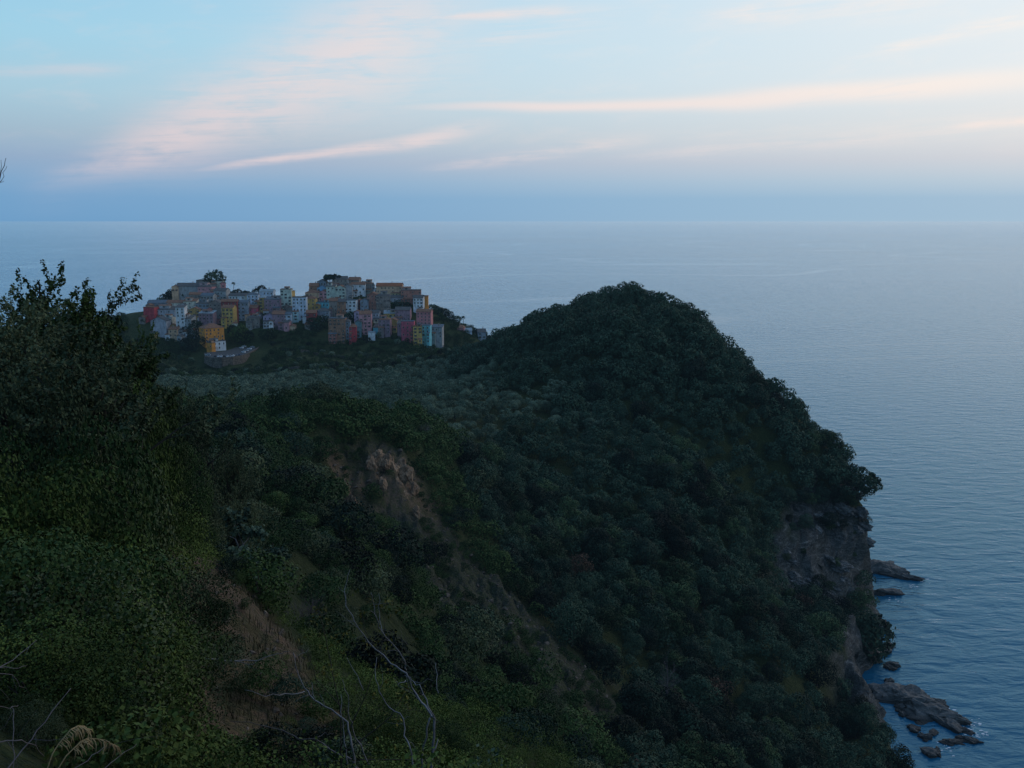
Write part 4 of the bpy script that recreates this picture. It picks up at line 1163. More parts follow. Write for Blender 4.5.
# ------------------------------------------------------------------ foreground bank: leafy trees with real branches
def twig_tree(seed, H, spread, leaf, per_twig, stems=3, depth=4, flat=0.0, droop=0.0, bare=0.0, base_r=None):
    """returns wood (MB) and leaf quads of a tree of height about H"""
    rng = np.random.default_rng(seed); mb = MB(); lp, ld = [], []
    def go(p, dr, L, r, lev):
        n_ = 4; pts = [p]; dd = dr.copy(); q_ = p.copy()
        for i in range(n_):
            dd = dd + rng.normal(0, 0.16, 3) + np.array([0,0,(0.10 if lev < 2 else 0.03) - droop*lev*0.03]); dd /= np.linalg.norm(dd)
            q_ = q_ + dd*L/n_; pts.append(q_.copy())
        r1 = r*0.62
        mb.tube(pts, [r+(r1-r)*i/n_ for i in range(n_+1)], 6 if lev < 2 else (4 if lev < depth-1 else 3))
        if lev >= depth-1:
            if rng.random() >= bare:
                m_ = per_twig
                t_ = rng.random(m_)**0.7; a_ = np.array(pts); idx = np.minimum((t_*n_).astype(int), n_-1); fr = (t_*n_-idx)[:,None]
                c_ = a_[idx]*(1-fr) + a_[idx+1]*fr
                o_ = rng.normal(0, 1, (m_,3)); o_ /= np.linalg.norm(o_, axis=1)[:,None]
                lp.append(c_ + o_*leaf*rng.uniform(0.3, 1.6, (m_,1))); ld.append(o_*0.7 + dd*0.3 + np.array([0,0,0.45]))
        if lev < depth:
            k_ = int(rng.integers(2, 5)) if lev else int(rng.integers(3, 6))
            for j in range(k_):
                f_ = rng.uniform(0.35, 1.0) if lev else rng.uniform(0.3, 1.0)
                pb_ = pts[min(n_, int(f_*n_+0.5))]
                az_ = rng.uniform(0, 6.283); sp_ = rng.uniform(0.45, 1.0)*spread
                side = np.array([math.cos(az_), math.sin(az_), 0.15 - flat*0.4])
                nd = dd*(1.0 - 0.3*sp_) + side*sp_; nd /= np.linalg.norm(nd)
                go(pb_, nd, L*rng.uniform(0.55, 0.78), r1*rng.uniform(0.55,0.8), lev+1)
    for s_ in range(stems):
        a_ = rng.uniform(0, 6.283); lean = rng.uniform(0.1, 0.45)*spread
        d0 = np.array([math.cos(a_)*lean, math.sin(a_)*lean, 1.0]); d0 /= np.linalg.norm(d0)
        go(np.array([rng.normal(0,0.08), rng.normal(0,0.08), -0.25]), d0, H*0.42, base_r or H*0.018, 0)
    if lp:
        lp, ld = np.concatenate(lp), np.concatenate(ld); ld /= np.linalg.norm(ld, axis=1)[:,None]
        lv = cards(rng, lp, ld, leaf, 1.5, 0.5)
    else: lv = np.zeros((0,3))
    zs = np.array(mb.v)[:,2].max()
    return mb, lv, zs


NEAR = []
for i, (sd, mat, spread, leaf, per, stems) in enumerate([(1,M_NEAR,0.75,0.042,52,3),(2,M_NEAR,0.9,0.042,48,4),(3,M_NEARG,0.85,0.036,54,4),(4,M_NEAR,0.6,0.044,50,3),(5,M_NEARG,1.0,0.036,50,4)]):
    mb, lv, zs = twig_tree(500+sd, 5.0, spread, leaf, per, stems)
    NEAR.append((mb.mesh('trunk', M_BARK, True), mesh_np('crown', lv, quads_of(lv), mats=[mat]), zs, len(lv)//4))
print('NEAR', [n_[3] for n_ in NEAR])
BUSH = []
for i, mat in enumerate([M_NEAR, M_NEARG, M_SCRUB, M_NEAR]):
    v, L = lobes_crown(600+i, 20000, 0.017, rx=0.85, rz=0.5, cz_=0.46, nl=26, lr=(0.13,0.27), skirt=0.4, jitter=0.5)
    wd = wood_for(620+i, L, 0.012)
    BUSH.append((wd.mesh('stem', M_BARK), mesh_np('foliage', v, quads_of(v), mats=[mat])))


def gz(x_, y_): return float(ground(np.array([x_]), np.array([y_]), False)[0])
def put_tree(px_, pt, d_, k_, rz, label, wide=0.9):
    p = P(px_, pt, d_); z0 = gz(p.x, d_); wm, cm, zs, _ = NEAR[k_]
    s_ = (p.z - z0)/zs
    t_ = link('leafy_tree', None, None, (p.x, d_, z0), rz); tag(t_, label, 'tree')
    sxy = max(s_*wide, 0.55)
    for nm, me_ in (('trunk', wm), ('crown', cm)):
        o = link(nm, me_, t_); o.scale = (sxy, sxy, s_)
    return t_
def put_bush(px_, pt, d_, k_, rz, label, group='foreground bushes', wide=1.0):
    p = P(px_, pt, d_); z0 = gz(p.x, d_); h = max(0.5, p.z - z0)
    t_ = link('leafy_bush', None, None, (p.x, d_, z0-0.1), rz); tag(t_, label, 'bush', group)
    w_ = min(h*1.15, 2.6)*wide
    for nm, me_ in (('stem', BUSH[k_][0]), ('foliage', BUSH[k_][1])):
        o = link(nm, me_, t_); o.scale = (w_, w_, h)
NR = np.random.default_rng(8)
for a_ in [(38,257,29,0,0.3,'tallest leafy tree against the sea at the upper left'),
           (82,281,27,3,1.2,'second leafy tree along the left skyline, right of the tallest'),
           (108,283,31,3,2.2,'leafy tree with a ragged top overlapping the sea left of the village',.55),
           (120,317,38,0,0.7,'thin leafy tree just left of the crimson house',.5),
           (4,286,24,2,2.9,'dull green tree cut by the left frame edge under the tallest tree'),
           (60,312,21,2,4.1,'dull grey-green tree in the middle of the left bank below the skyline'),
           (108,352,40,3,5.0,'spreading tree at the edge of the bank below the crimson house',.55),
           (132,398,44,3,1.7,'broad tree at the right shoulder of the left bank',.6),
           (168,442,47,3,3.3,'rightmost tree of the left bank above the dirt slip',.6)]:
    put_tree(*a_)
for i, a_ in enumerate([(182,384,52,2,.4),(206,418,56,4,1.4),(230,444,60,2,2.9),(222,470,52,4,3.6),(208,500,44,2,.2)]):
    put_tree(*a_, ['soft grey-green tree on the shoulder of the bank, topmost of five','second of five grey-green trees stepping down the shoulder of the bank','rightmost grey-green tree on the shoulder of the bank','fourth grey-green tree down the shoulder of the bank','lowest of five grey-green trees just above the dirt slip'][i], .6)
LB = 'dense dark evergreen bush on the shaded foreground bank at the left'
for px_, pt, d_, k_ in [(20,340,19,1),(100,350,25,0),(60,375,17,2),(140,395,33,3),(15,420,14,0),(95,420,20,1),(165,430,38,2),(45,455,14,3),(125,460,25,0),(185,470,40,1),(10,500,11,2),(75,500,15,0),(150,500,27,3),(195,520,35,0),(110,535,17,1),(40,545,11.5,1),
                        (165,560,24,2),(200,585,28,3),(75,580,12,3),(125,600,15.5,0),(10,610,9,0),(170,625,19,1),(45,640,9.5,2),(90,655,11,1),(135,665,13.5,3),(15,700,8,3),(60,715,9,0),(105,720,10.5,2),(150,730,12.5,1),(170,765,12,0),(30,765,7.6,1),(110,770,9,3)]:
    put_bush(px_, pt, d_, k_, NR.uniform(0,6.28), LB, 'foreground bushes on the left bank')
RB = 'low leafy bush at the foot of the frame below the bare grey branches'
for px_, pt, d_, k_ in [(330,700,26,2),(365,705,24,0),(400,712,22,3),(440,720,26,2),(475,735,27,0),(420,752,17,1),(470,760,19,2),(520,748,32,0),(560,755,44,3),(300,640,48,2),(345,650,44,1),(400,668,40,0),(445,690,40,3),(270,610,50,0),(500,715,50,1)]:
    put_bush(px_, pt, d_, k_, NR.uniform(0,6.28), RB, 'foreground bushes in the middle')
# round sea-green shrub on curved stems
mb, lv, zs = twig_tree(777, 3.6, 1.25, 0.085, 26, 3, 4, flat=0.5)
p = P(240, 517, 44); z0 = gz(p.x, 44.0); s_ = max(0.8, (p.z-z0)/zs)
t_ = link('parasol_shrub', None, None, (p.x, 44, z0)); tag(t_, 'pale sea-green rounded shrub on curved bare stems right of the dirt slip', 'shrub')
for nm, me_ in (('trunk', mb.mesh('trunk', M_PALE, True)), ('crown', mesh_np('crown', lv, quads_of(lv), mats=[M_TEAL]))): link(nm, me_, t_).scale = (s_, s_, s_)

# odd trees of other colours further off
broad(322, 408, 436, 325, M_BROWN, 1100, 'rusty brown withered tree at the edge of the saddle', 'withered_tree', n=1600, rx=.7)
broad(372, 417, 440, 318, M_NEARG, 1102, 'greyish tree right of the rusty brown one on the saddle edge', 'grey_tree', n=1400, rx=.6)
broad(848, 467, 512, 398, M_OAK, 1104, 'wind-bent tree leaning out over the sea at the cliff top', 'cliff_tree', n=5000, rx=.9, cz_=0.66, rz=0.36, nl=46, lr=(0.075,0.14), size=0.04)
broad(842, 606, 634, 352, M_OAK, 1106, 'dark round bush half way down the grey sea cliff', 'cliff_bush', n=2200, rx=.62, snap=False, cz_=.5, rz=.46)
broad(866, 616, 660, 347, M_OAK, 1108, 'dark bush growing on the seaward rim of the lower cliff', 'cliff_bush', n=2600, rx=.36, snap=False, cz_=.5, rz=.48)
mb, lv, zs = twig_tree(880, 9, 0.9, 0.1, 0, 3, 5, base_r=0.16)
p = P(668, 640, 212); t_ = link('dead_tree', mb.mesh('dead_tree', M_GREYB), None, (p.x, 212, gz(p.x, 212.0))); t_.scale = (1, 1, max(.7, (p.z-t_.location.z)/zs))
tag(t_, 'leafless greyish purple tree at the bottom of the gully', 'tree')
for i, (px_, pt, d_, lab) in enumerate([(300,585,62,'leafless thorny shrub left of the bare grey branches'),(425,420,300,'leafless grey tree at the right end of the saddle edge')]):
    mb, lv, zs = twig_tree(890+i, 4, 0.8, 0.1, 0, 4, 4, base_r=0.05)
    p = P(px_, pt, d_); z0 = gz(p.x, float(d_)); t_ = link('dead_shrub', mb.mesh('dead_shrub', M_GREYB), None, (p.x, d_, z0)); s_ = max(.6, (p.z-z0)/zs); t_.scale = (s_,)*3
    tag(t_, lab, 'shrub')

# bare pale branches at the bottom centre, traced in depth
def branch_thing(name, label, cat, d0, lines, mat, leaves=None, lmat=None, seed=0, twigs=0.0):
    rng = np.random.default_rng(seed)
    t_ = link(name, None, None, P(lines[0][0][0][0], lines[0][0][0][1], d0)); tag(t_, label, cat)
    o0 = t_.location.copy(); mb = MB()
    for pts, r0, r1, dd in lines:
        n_ = len(pts); w_ = []
        for i, (a_, b2) in enumerate(pts): w_.append(P(a_, b2, d0 + dd*i/(n_-1) + rng.normal(0, .003*d0)) - o0)
        fine = []
        for i in range(n_-1):
            for k in range(3): fine.append(w_[i].lerp(w_[i+1], k/3) + Vector(rng.normal(0, .0009*d0, 3)))
        fine.append(w_[-1])
        m_ = len(fine)
        mb.tube(fine, [r0+(r1-r0)*i/(m_-1) for i in range(m_)], 6)
        for i in range(2, m_-1):
            if rng.random() < twigs:
                dr = (fine[i]-fine[i-1]).normalized(); sd = Vector(rng.normal(0,1,3)).normalized()
                q_ = [fine[i]]; L = rng.uniform(.08,.30)
                for k in range(3): q_.append(q_[-1] + (dr*0.6 + sd + Vector(rng.normal(0,.25,3)))*L/3)
                mb.tube(q_, [r1*0.9, r1*.7, r1*.5, r1*.3], 4)
    link('branch', mb.mesh('branch', mat, True), t_)
    if leaves:
        pp = []
        for (cx, cy, rx_, ry_, n_, dd) in leaves:
            for i in range(int(n_*.45)):
                a_ = P(cx + rng.normal(0, rx_*.5), cy + rng.normal(0, ry_*.5), d0 + dd + rng.normal(0,.25)) - o0
                for k in range(int(rng.integers(2,6))): pp.append(np.array(a_) + rng.normal(0,.035,3))
        pp = np.array(pp); nn = rng.normal(0,1,pp.shape); nn[:,2] += .8; nn /= np.linalg.norm(nn,axis=1)[:,None]
        lv = cards(rng, pp, nn, .036, 1.6, .4)
        link('foliage', mesh_np('foliage', lv, quads_of(lv), mats=[lmat]), t_)
def cc(L): return [(200+a_/3.37, 540+b2/3.37) for a_, b2 in L]
branch_thing('bare_shrub', 'pale leafless branches forking upward at the bottom centre, right hand stem', 'shrub', 10.0, [
    (cc([(772,1150),(775,900),(778,768),(786,690),(790,600)]),.019,.014,0),
    (cc([(790,600),(775,585),(748,545),(720,510),(695,450),(640,410),(570,345),(520,270),(490,220),(490,160),(505,100)]),.013,.003,.8),
    (cc([(694,440),(690,410),(660,360),(610,310),(592,260),(585,215),(576,178)]),.009,.003,-.4),
    (cc([(789,598),(762,540),(742,490),(712,472),(690,455)]),.009,.004,.3),
    (cc([(612,312),(606,240),(602,180)]),.004,.002,.3),
    (cc([(694,470),(668,490),(655,465)]),.005,.002,-.3),
    (cc([(735,1100),(742,800),(758,700),(775,600)]),.014,.010,.0),
    (cc([(730,1150),(722,760),(712,705),(690,660),(688,600),(640,565),(605,510),(588,450),(596,395)]),.012,.003,1.0),
    (cc([(806,520),(794,470),(795,415)]),.005,.003,.4)], M_PALE, None, None, 1, .22)
branch_thing('bare_shrub', 'pale leafless branches reaching left at the bottom centre, left hand stem', 'shrub', 10.6, [
    (cc([(560,1150),(540,830),(525,760),(510,690),(498,612),(440,575),(385,535),(350,495),(325,440),(315,380)]),.018,.004,.8),
    (cc([(620,1150),(590,800),(545,710),(520,650),(503,600),(498,520),(480,470)]),.013,.003,-.5),
    (cc([(505,1100),(498,760),(490,680),(478,610),(475,520)]),.011,.003,.5),
    (cc([(352,512),(290,522),(220,525),(150,505)]),.007,.002,-.5),
    (cc([(386,530),(380,500),(376,480)]),.005,.002,.2),
    (cc([(550,505),(520,440),(495,395)]),.005,.002,.2)], M_PALE, None, None, 2, .22)
branch_thing('fallen_branch', 'thin bent grey branch lying over the dirt at the lower left of the bare shrubs', 'branch', 13.0, [
    (cc([(560,800),(510,740),(460,720),(385,668),(330,672),(280,640),(200,620),(100,610)]),.014,.004,1.0),
    (cc([(386,668),(420,650),(450,655)]),.006,.002,.2)], M_GREYB, None, None, 3, .15)
branch_thing('dry_twig', 'single pale horizontal twig across the dirt slip', 'twig', 17.0, [(cc([(20,400),(80,405),(190,405),(260,385),(300,375)]),.014,.005,.5), (cc([(100,406),(160,418),(215,402)]),.007,.003,.2)], M_PALE, None, None, 4, .2)
branch_thing('yellowing_shrub', 'sparse shrub with yellowing leaves around the bare grey branches', 'shrub', 12.0, [
    (cc([(470,1200),(480,760),(470,560),(440,400),(420,300),(400,240)]),.012,.003,.4),
    (cc([(475,700),(560,520),(610,380),(620,260)]),.009,.003,.4),
    (cc([(476,720),(640,600),(700,500),(730,450)]),.009,.003,.4),
    (cc([(470,560),(390,470),(360,360)]),.007,.002,.3),(cc([(610,400),(560,300),(540,230)]),.006,.002,.3),(cc([(478,740),(760,740),(800,690)]),.008,.002,.3)],
    M_BARK, [(410,640,10,60,1,0)] + [(200+a_/3.37,540+b2/3.37,rx_,ry_,n_,.3) for a_,b2,rx_,ry_,n_ in [(400,240,8,8,14),(425,270,14,10,16),(610,225,16,12,20),(640,240,10,10,14),(540,230,10,12,14),(560,330,26,22,30),(430,330,22,22,24),(700,520,14,14,24),(690,500,24,30,24),(480,360,24,24,24),(600,400,30,30,26),(790,690,12,12,16),(400,440,26,30,24),(640,600,40,40,40)]],
    M_YELL, 5, .25)
branch_thing('pale_sprig', 'small sprig of pale leaves at the bottom edge right of the bare shrubs', 'plant', 9.0, [([(500,840),(496,775),(490,750)],.006,.002,.1),([(498,790),(480,765),(474,756)],.004,.002,.1)], M_BARK, [(490,756,12,8,16,0),(476,762,8,6,10,0),(502,764,8,8,10,0)], M_TEAL, 6, 0)
# dry stalks and golden grass at the lower left
def cg(L): return [(a_/4.096, 600+b2/4.096) for a_, b2 in L]
branch_thing('dry_stalks', 'grey dead stalks leaning across the lower left corner', 'dry plant', 3.6, [
    (cg([(-60,800),(30,688),(130,570),(215,460),(290,362)]),.0042,.0016,.5),(cg([(-80,330),(0,280),(80,225),(150,165)]),.003,.001,.3),(cg([(-80,590),(0,580),(90,572),(150,600),(182,642)]),.003,.0012,.3),
    (cg([(-60,270),(60,275),(110,270)]),.0022,.001,.2),(cg([(-40,300),(50,305),(100,360)]),.002,.001,.2),(cg([(240,800),(310,688),(380,640),(430,598)]),.0028,.001,.3),(cg([(380,800),(430,688),(500,630),(560,590)]),.0022,.001,.4),
    (cg([(-30,430),(40,440),(75,430)]),.002,.001,.2),(cg([(60,800),(60,640),(55,480),(50,440)]),.002,.001,.3)], M_GREYB, None, None, 7, .1)
t_ = link('golden_grass', None, None, P(48, 790, 3.2)); tag(t_, 'two drooping golden grass plumes at the lower left edge', 'grass plume')
rng = np.random.default_rng(44); o0 = t_.location.copy()
for L_ in (cg([(180,900),(195,688),(215,630),(240,590),(290,530),(320,515),(345,516),(365,535)]), cg([(225,900),(240,688),(270,640),(300,610),(330,580),(362,565),(430,573),(462,592),(478,612)])):
    mb = MB(); w_ = [P(a_, b2, 3.2 + .03*i) - o0 for i, (a_, b2) in enumerate(L_)]
    mb.tube(w_, [.0028-.0002*i for i in range(len(w_))], 5)
    for i in range(3, len(w_)-1):
        for k in range(9):
            q_ = w_[i].lerp(w_[i+1], k/9); L = rng.uniform(.03,.065); sd = Vector((rng.normal(0,.35)+.25, rng.normal(0,.3), -1)).normalized()
            mb.tube([q_, q_+sd*L*.5+Vector((.006,0,.004)), q_+sd*L], [.0012,.0030,.0006], 4)
    link('plume', mb.mesh('plume', M_STRAW), t_)
branch_thing('bare_twig', 'tip of a bare reddish twig against the sky at the left edge', 'twig', 5.0, [([(-60,290),(-25,230),(-4,190),(3,170),(6,158)],.004,.0012,.1),([(-4,190),(2,176),(7,166)],.002,.001,.1),([(-25,215),(-6,182),(4,181)],.002,.001,.1),([(-4,190),(0,176),(1,160)],.002,.001,.1)], M_BARK, None, None, 9, 0)

rng = np.random.default_rng(61)
for i in range(26):
    d_ = math.exp(rng.uniform(math.log(14), math.log(34))); px_ = rng.uniform(185, 330); x_ = P(px_, 300, d_).x
    if bare_mask(np.array([x_]), np.array([d_]))[0] < .3: continue
    hh = rng.uniform(.35, 1.05); o = link('slip_shrub', (SHR + SHRD)[int(rng.integers(9))], None, (x_, d_, gz(x_, d_)-.06), rng.uniform(0, 6.28)); o.scale = (hh*1.1, hh*1.1, hh)
    tag(o, 'small shrub growing out of the reddish bare earth of the dirt slip', 'shrub', 'small shrubs on the dirt slip')
# undergrowth, grass and stones on the near ground
x, y, rng = jitter_grid(-32, 24, 5, 62, 1.1, 71)
h = rng.uniform(0.35, 1.15, len(x)); px = pxof(x, y); z, bm, ok = select(x, y, h, 1.0)
ok &= rng.random(len(x)) > np.clip(bm*1.15, 0, .86)
qx, qy = proj(x, y, z + h)
ok &= (y > 6) & ((qx < 240) | (qy > 735) | (y > 14)) & ((qx < 600) | (qy > 800))
LOWN = [lobes_crown(700+i, 1700, 0.046, rx=0.9, rz=0.45, cz_=0.42, nl=10, lr=(0.25,0.4))[0] for i in range(4)]
mass('undergrowth', np.stack([x,y,z-.12,h*np.where(bm>.4,.55,1)],1)[ok], LOWN, M_NEAR, 'low leafy undergrowth over the foreground bank', 72)
rng = np.random.default_rng(73)
n_ = 26000; y = np.exp(rng.uniform(math.log(12), math.log(75), n_)); x = y*rng.uniform(-.36, .12, n_)
bm = bare_mask(x, y); kp = (bm > .15) & (fbm(x/1.3, y/1.3, 9, 3) > -.05) & (rng.random(n_) < .8); x, y = x[kp], y[kp]; z = ground(x, y)
az_ = rng.uniform(0, 6.283, len(x)); L = rng.uniform(.10,.42,len(x))*np.clip(y/25,.8,1.6); wv_ = .010*np.clip(y/20,.8,2); ln = rng.uniform(.1,.8,len(x))
bx = np.stack([np.cos(az_), np.sin(az_), 0*az_],1); sx_ = np.stack([-np.sin(az_), np.cos(az_), 0*az_],1)*wv_[:,None]
p0 = np.stack([x,y,z-.02],1); p1 = p0 + np.stack([bx[:,0]*L*ln*.4, bx[:,1]*L*ln*.4, L*.65],1); p2 = p0 + np.stack([bx[:,0]*L*ln, bx[:,1]*L*ln, L*(1-.4*ln)],1)
gv = np.stack([p0-sx_, p0+sx_, p1+sx_*.7, p1-sx_*.7, p2],1).reshape(-1,3); i0 = np.arange(len(x))*5
m_gr = leaf_mat('dry_grass_blade', [(0.020,0.022,0.010),(0.045,0.042,0.020),(0.09,0.075,0.04)], .5)
tag(link('grass', mesh_np('grass', gv, np.stack([i0,i0+1,i0+2,i0+3],1), np.stack([i0+3,i0+2,i0+4],1), mats=[m_gr])), 'thin dry grass on the bare earth', kind='stuff')
def rock_mesh(seed, sub=3, rough=.35, strat=.0):
    """angular rock: hull of scattered points, split and chipped"""
    from mathutils import noise as mn
    rr = np.random.default_rng(1000+seed); bm_ = bmesh.new()
    for i in range(9 + 4*sub):
        q_ = rr.normal(0,1,3); q_ /= np.linalg.norm(q_); q_ *= rr.uniform(.72,1.08); bm_.verts.new(q_)
    r_ = bmesh.ops.convex_hull(bm_, input=bm_.verts[:])
    bmesh.ops.delete(bm_, geom=[g_ for g_ in set(r_['geom_interior']) | set(r_['geom_unused']) if isinstance(g_, bmesh.types.BMVert)], context='VERTS')
    if sub > 1:
        bmesh.ops.triangulate(bm_, faces=bm_.faces[:])
        for k in range(sub-1): bmesh.ops.subdivide_edges(bm_, edges=bm_.edges[:], cuts=1, use_grid_fill=True)
        off = Vector((seed*3.1, seed*1.7, seed*.9))
        for v in bm_.verts:
            q_ = v.co*1.6 + off
            v.co *= 1 + rough*.6*mn.fractal(q_, .8, 2.1, 4) - rough*.35*abs(mn.noise(q_*2.7)) + strat*(1 if math.sin((v.co.z+v.co.x*.45)*11 + mn.noise(q_)*2) > 0 else -1)
    f_ = [[l.index for l in f.verts] for f in bm_.faces]; bm_.verts.index_update(); f_ = [[l.index for l in f.verts] for f in bm_.faces]; v_ = [tuple(v.co) for v in bm_.verts]; bm_.free()
    return v_, f_
M_STONE, nt, b = new_mat('stone', .95, .1)
n1 = noise(nt, position(nt), 3.0, 5.0, .7); nt.links.new(ramp(nt, n1, [(.3,(.05,.04,.033)),(.55,(.12,.095,.075)),(.75,(.23,.185,.145))]).s, b.inputs['Base Color'])
mb = MB(); RV = [rock_mesh(i, 1) for i in range(5)]; rng = np.random.default_rng(12)
n_ = 1500; y = np.exp(rng.uniform(math.log(12), math.log(60), n_)); x = y*rng.uniform(-.36,.0,n_); bm = bare_mask(x, y); kp = bm > .5; x, y = x[kp], y[kp]; z = ground(x, y)
for i in range(len(x)):
    v, f = RV[i % 5]; s_ = .03 + .16*rng.random()**3; s_ *= np.clip(y[i]/22, .7, 2); e_ = rng.uniform(.5,1.2,3)*s_
    mb.poly([(x[i]+q_[0]*e_[0], y[i]+q_[1]*e_[1], z[i]+q_[2]*e_[2]*.8) for q_ in v], f)
tag(link('stones', mb.mesh('stones', M_STONE)), 'loose stones on the dirt slip', kind='stuff')

# rubble on the gully scree and outcrops of the ochre scarp
mb = MB(); rng = np.random.default_rng(14)
n_ = 5200; y = rng.uniform(125, 265, n_); x = rng.uniform(-60, 45, n_); bm = bare_mask(x, y); kp = (bm > .4) & (fbm(x/8, y/8, 33, 3) > -.12); x, y = x[kp], y[kp]; z = ground(x, y)
for i in range(len(x)):
    v, f = RV[i % 5]; s_ = .18 + .75*rng.random()**4; e_ = rng.uniform(.5,1.2,3)*s_
    mb.poly([(x[i]+q_[0]*e_[0], y[i]+q_[1]*e_[1], z[i]+q_[2]*e_[2]*.8) for q_ in v], f)
tag(link('rubble', mb.mesh('rubble', M_STONE)), 'grey rubble lying on the scree of the gully', kind='stuff')
M_EARTH, nt, b = new_mat('ochre_earth', .95, .1)
g = position(nt); n1 = noise(nt, scalev(nt, g, (.5,.5,.25)), 1.0, 6.0, .7); n2 = noise(nt, g, 1.8, 5.0, .7)
nt.links.new(ramp(nt, n1*.6+n2*.4, [(.32,(.07,.048,.034)),(.46,(.20,.130,.085)),(.58,(.36,.235,.150)),(.70,(.52,.37,.25))]).s, b.inputs['Base Color']); bump(nt, b, n1+n2, .8, .4)
ER = []
for i in range(5):
    v, f = rock_mesh(120+i, 4, .6, .04); q = MB(); q.poly(v, f); ER.append(q.mesh('outcrop', M_EARTH))
for i, (px_, d_, s_) in enumerate([(338,229,2.6),(344,226,3.4),(348,224,3.0),(352,221,2.4),(356,218,2.0),(366,240,2.6),(374,243,3.2),(381,244,3.6),(388,245,2.8),(396,247,3.4),(404,247,2.6),(410,242,2.2),(378,236,2.0),(392,238,2.4),(400,236,1.8),(412,232,1.6),(347,219,1.6)]):
    x_ = P(px_, 300, d_).x; o = link('outcrop', ER[i % 5], None, (x_, d_, gz(x_, d_)-s_*.1), rng.uniform(0,6.28)); o.scale = (s_*.8, s_*.7, s_*1.35)
    tag(o, 'crumbling ochre outcrop on the scarp at the head of the gully', 'outcrop', 'ochre outcrops of the gully scarp')

# sea rocks under the headland
M_ROCK, nt, b = new_mat('sea_rock', .7, .3)
g = position(nt); stn = noise(nt, scalev(nt, g, (.25,.5,1.1)), 1.0, 6.0, .7, 1.0); fn = noise(nt, g, 1.2, 5.0, .7)
sz = nt.nodes.new('ShaderNodeSeparateXYZ'); nt.links.new(g.s, sz.inputs[0]); wet = S(nt, sz.outputs[2]).ss(.3, 2.2)
dry = ramp(nt, stn*.6+fn*.4, [(.3,(.028,.030,.032)),(.5,(.085,.084,.083)),(.7,(.20,.195,.185))])
nt.links.new(mixc(nt, wet, (.014,.016,.018), dry).s, b.inputs['Base Color']); bump(nt, b, stn+fn, .8, .5)
def on_sea(px_, py_, z=0.0):
    r_ = ray(px_, py_); k = (z-CAM_H)/r_[2]; return Vector((r_[0]*k, r_[1]*k, z))
FM = []
for i, (px_, py_, ax, ay, az_, rz, lab) in enumerate([
    (876,571,17,8,7.0,-.35,'largest slanting rock ledge at the foot of the cliff, joined to the shore'),
    (901,577,12,4.2,3.6,-.45,'long low rock pointing out to sea at the end of the upper ledge'),
    (877,592,12,7,5.5,-.2,'dark rock ledge just below the largest slanting one'),
    (902,700,16,10,7.5,-.75,'big sloping rock shelf at the foot of the lower cliff'),
    (926,713,15,8.5,6.0,-.7,'rock shelf in the middle of the lower shore'),
    (949,726,8,5,4.0,-.8,'outer rock of the lower shelf with foam beside it'),
    (936,703,7,3.4,2.2,-.4,'low flat rock on the upper side of the lower shelf'),
    (950,742,5.5,2.6,1.6,-.1,'small flat rock awash below the lower shelf'),
    (968,740,5,2.8,2.0,-.3,'outermost small rock awash off the lower shelf'),
    (962,731,4,2.4,1.8,-.5,'little rock between the outer shelf and the outermost one')]):
    v, f = rock_mesh(20+i, 4, .55, .05); mb = MB(); mb.poly([(q_[0]*ax, q_[1]*ay, q_[2]*az_) for q_ in v], f)
    p = on_sea(px_, py_, 0); o = link('sea_rock', mb.mesh('sea_rock', M_ROCK), None, (p.x, p.y, -az_*.18), rz); tag(o, lab, 'rock', 'rocks along the foot of the headland')
rng = np.random.default_rng(91); k_ = 0
SHORE = [(866,596),(870,612),(876,630),(882,650),(888,668),(894,684),(906,698),(918,716),(928,738),(934,756),(890,690),(900,712),(912,728)]
BR = [rock_mesh(60+i, 3, .6, .04) for i in range(6)]
BRM = []
for v, f in BR:
    mb = MB(); mb.poly(v, f); BRM.append(mb.mesh('boulder', M_ROCK))
for px_, py_ in SHORE:
    for j in range(4):
        p = on_sea(px_ + rng.normal(0,4), py_ + rng.normal(0,4), 0); s_ = rng.uniform(.8, 3.2); zz = max(0.0, gz(p.x, p.y))
        if zz > 8: continue
        o = link('boulder', BRM[k_ % 6], None, (p.x, p.y, zz + s_*.1), rng.uniform(0,6.28)); o.scale = (s_*rng.uniform(.9,1.6), s_, s_*rng.uniform(.45,.8)); k_ += 1
        tag(o, 'broken grey boulder on the rocky shore at the foot of the headland', 'boulder', 'boulders along the shore')
for i in range(34):        # bushes rooted in the joints of the cliff
    d_ = rng.uniform(345, 402); px_ = rng.uniform(798, 884); x_ = P(px_, 300, d_).x; zz = gz(x_, d_)
    if zz < 6: continue
    h_ = rng.uniform(1.5, 4.5); o = link('cliff_shrub', (SHRD+SHR)[int(rng.integers(9))], None, (x_, d_-.5, zz-.4), rng.uniform(0,6.28)); o.scale = (h_*.9, h_*.9, h_)
    tag(o, 'small dark shrub rooted in a joint of the grey sea cliff', 'shrub', 'shrubs on the sea cliff')
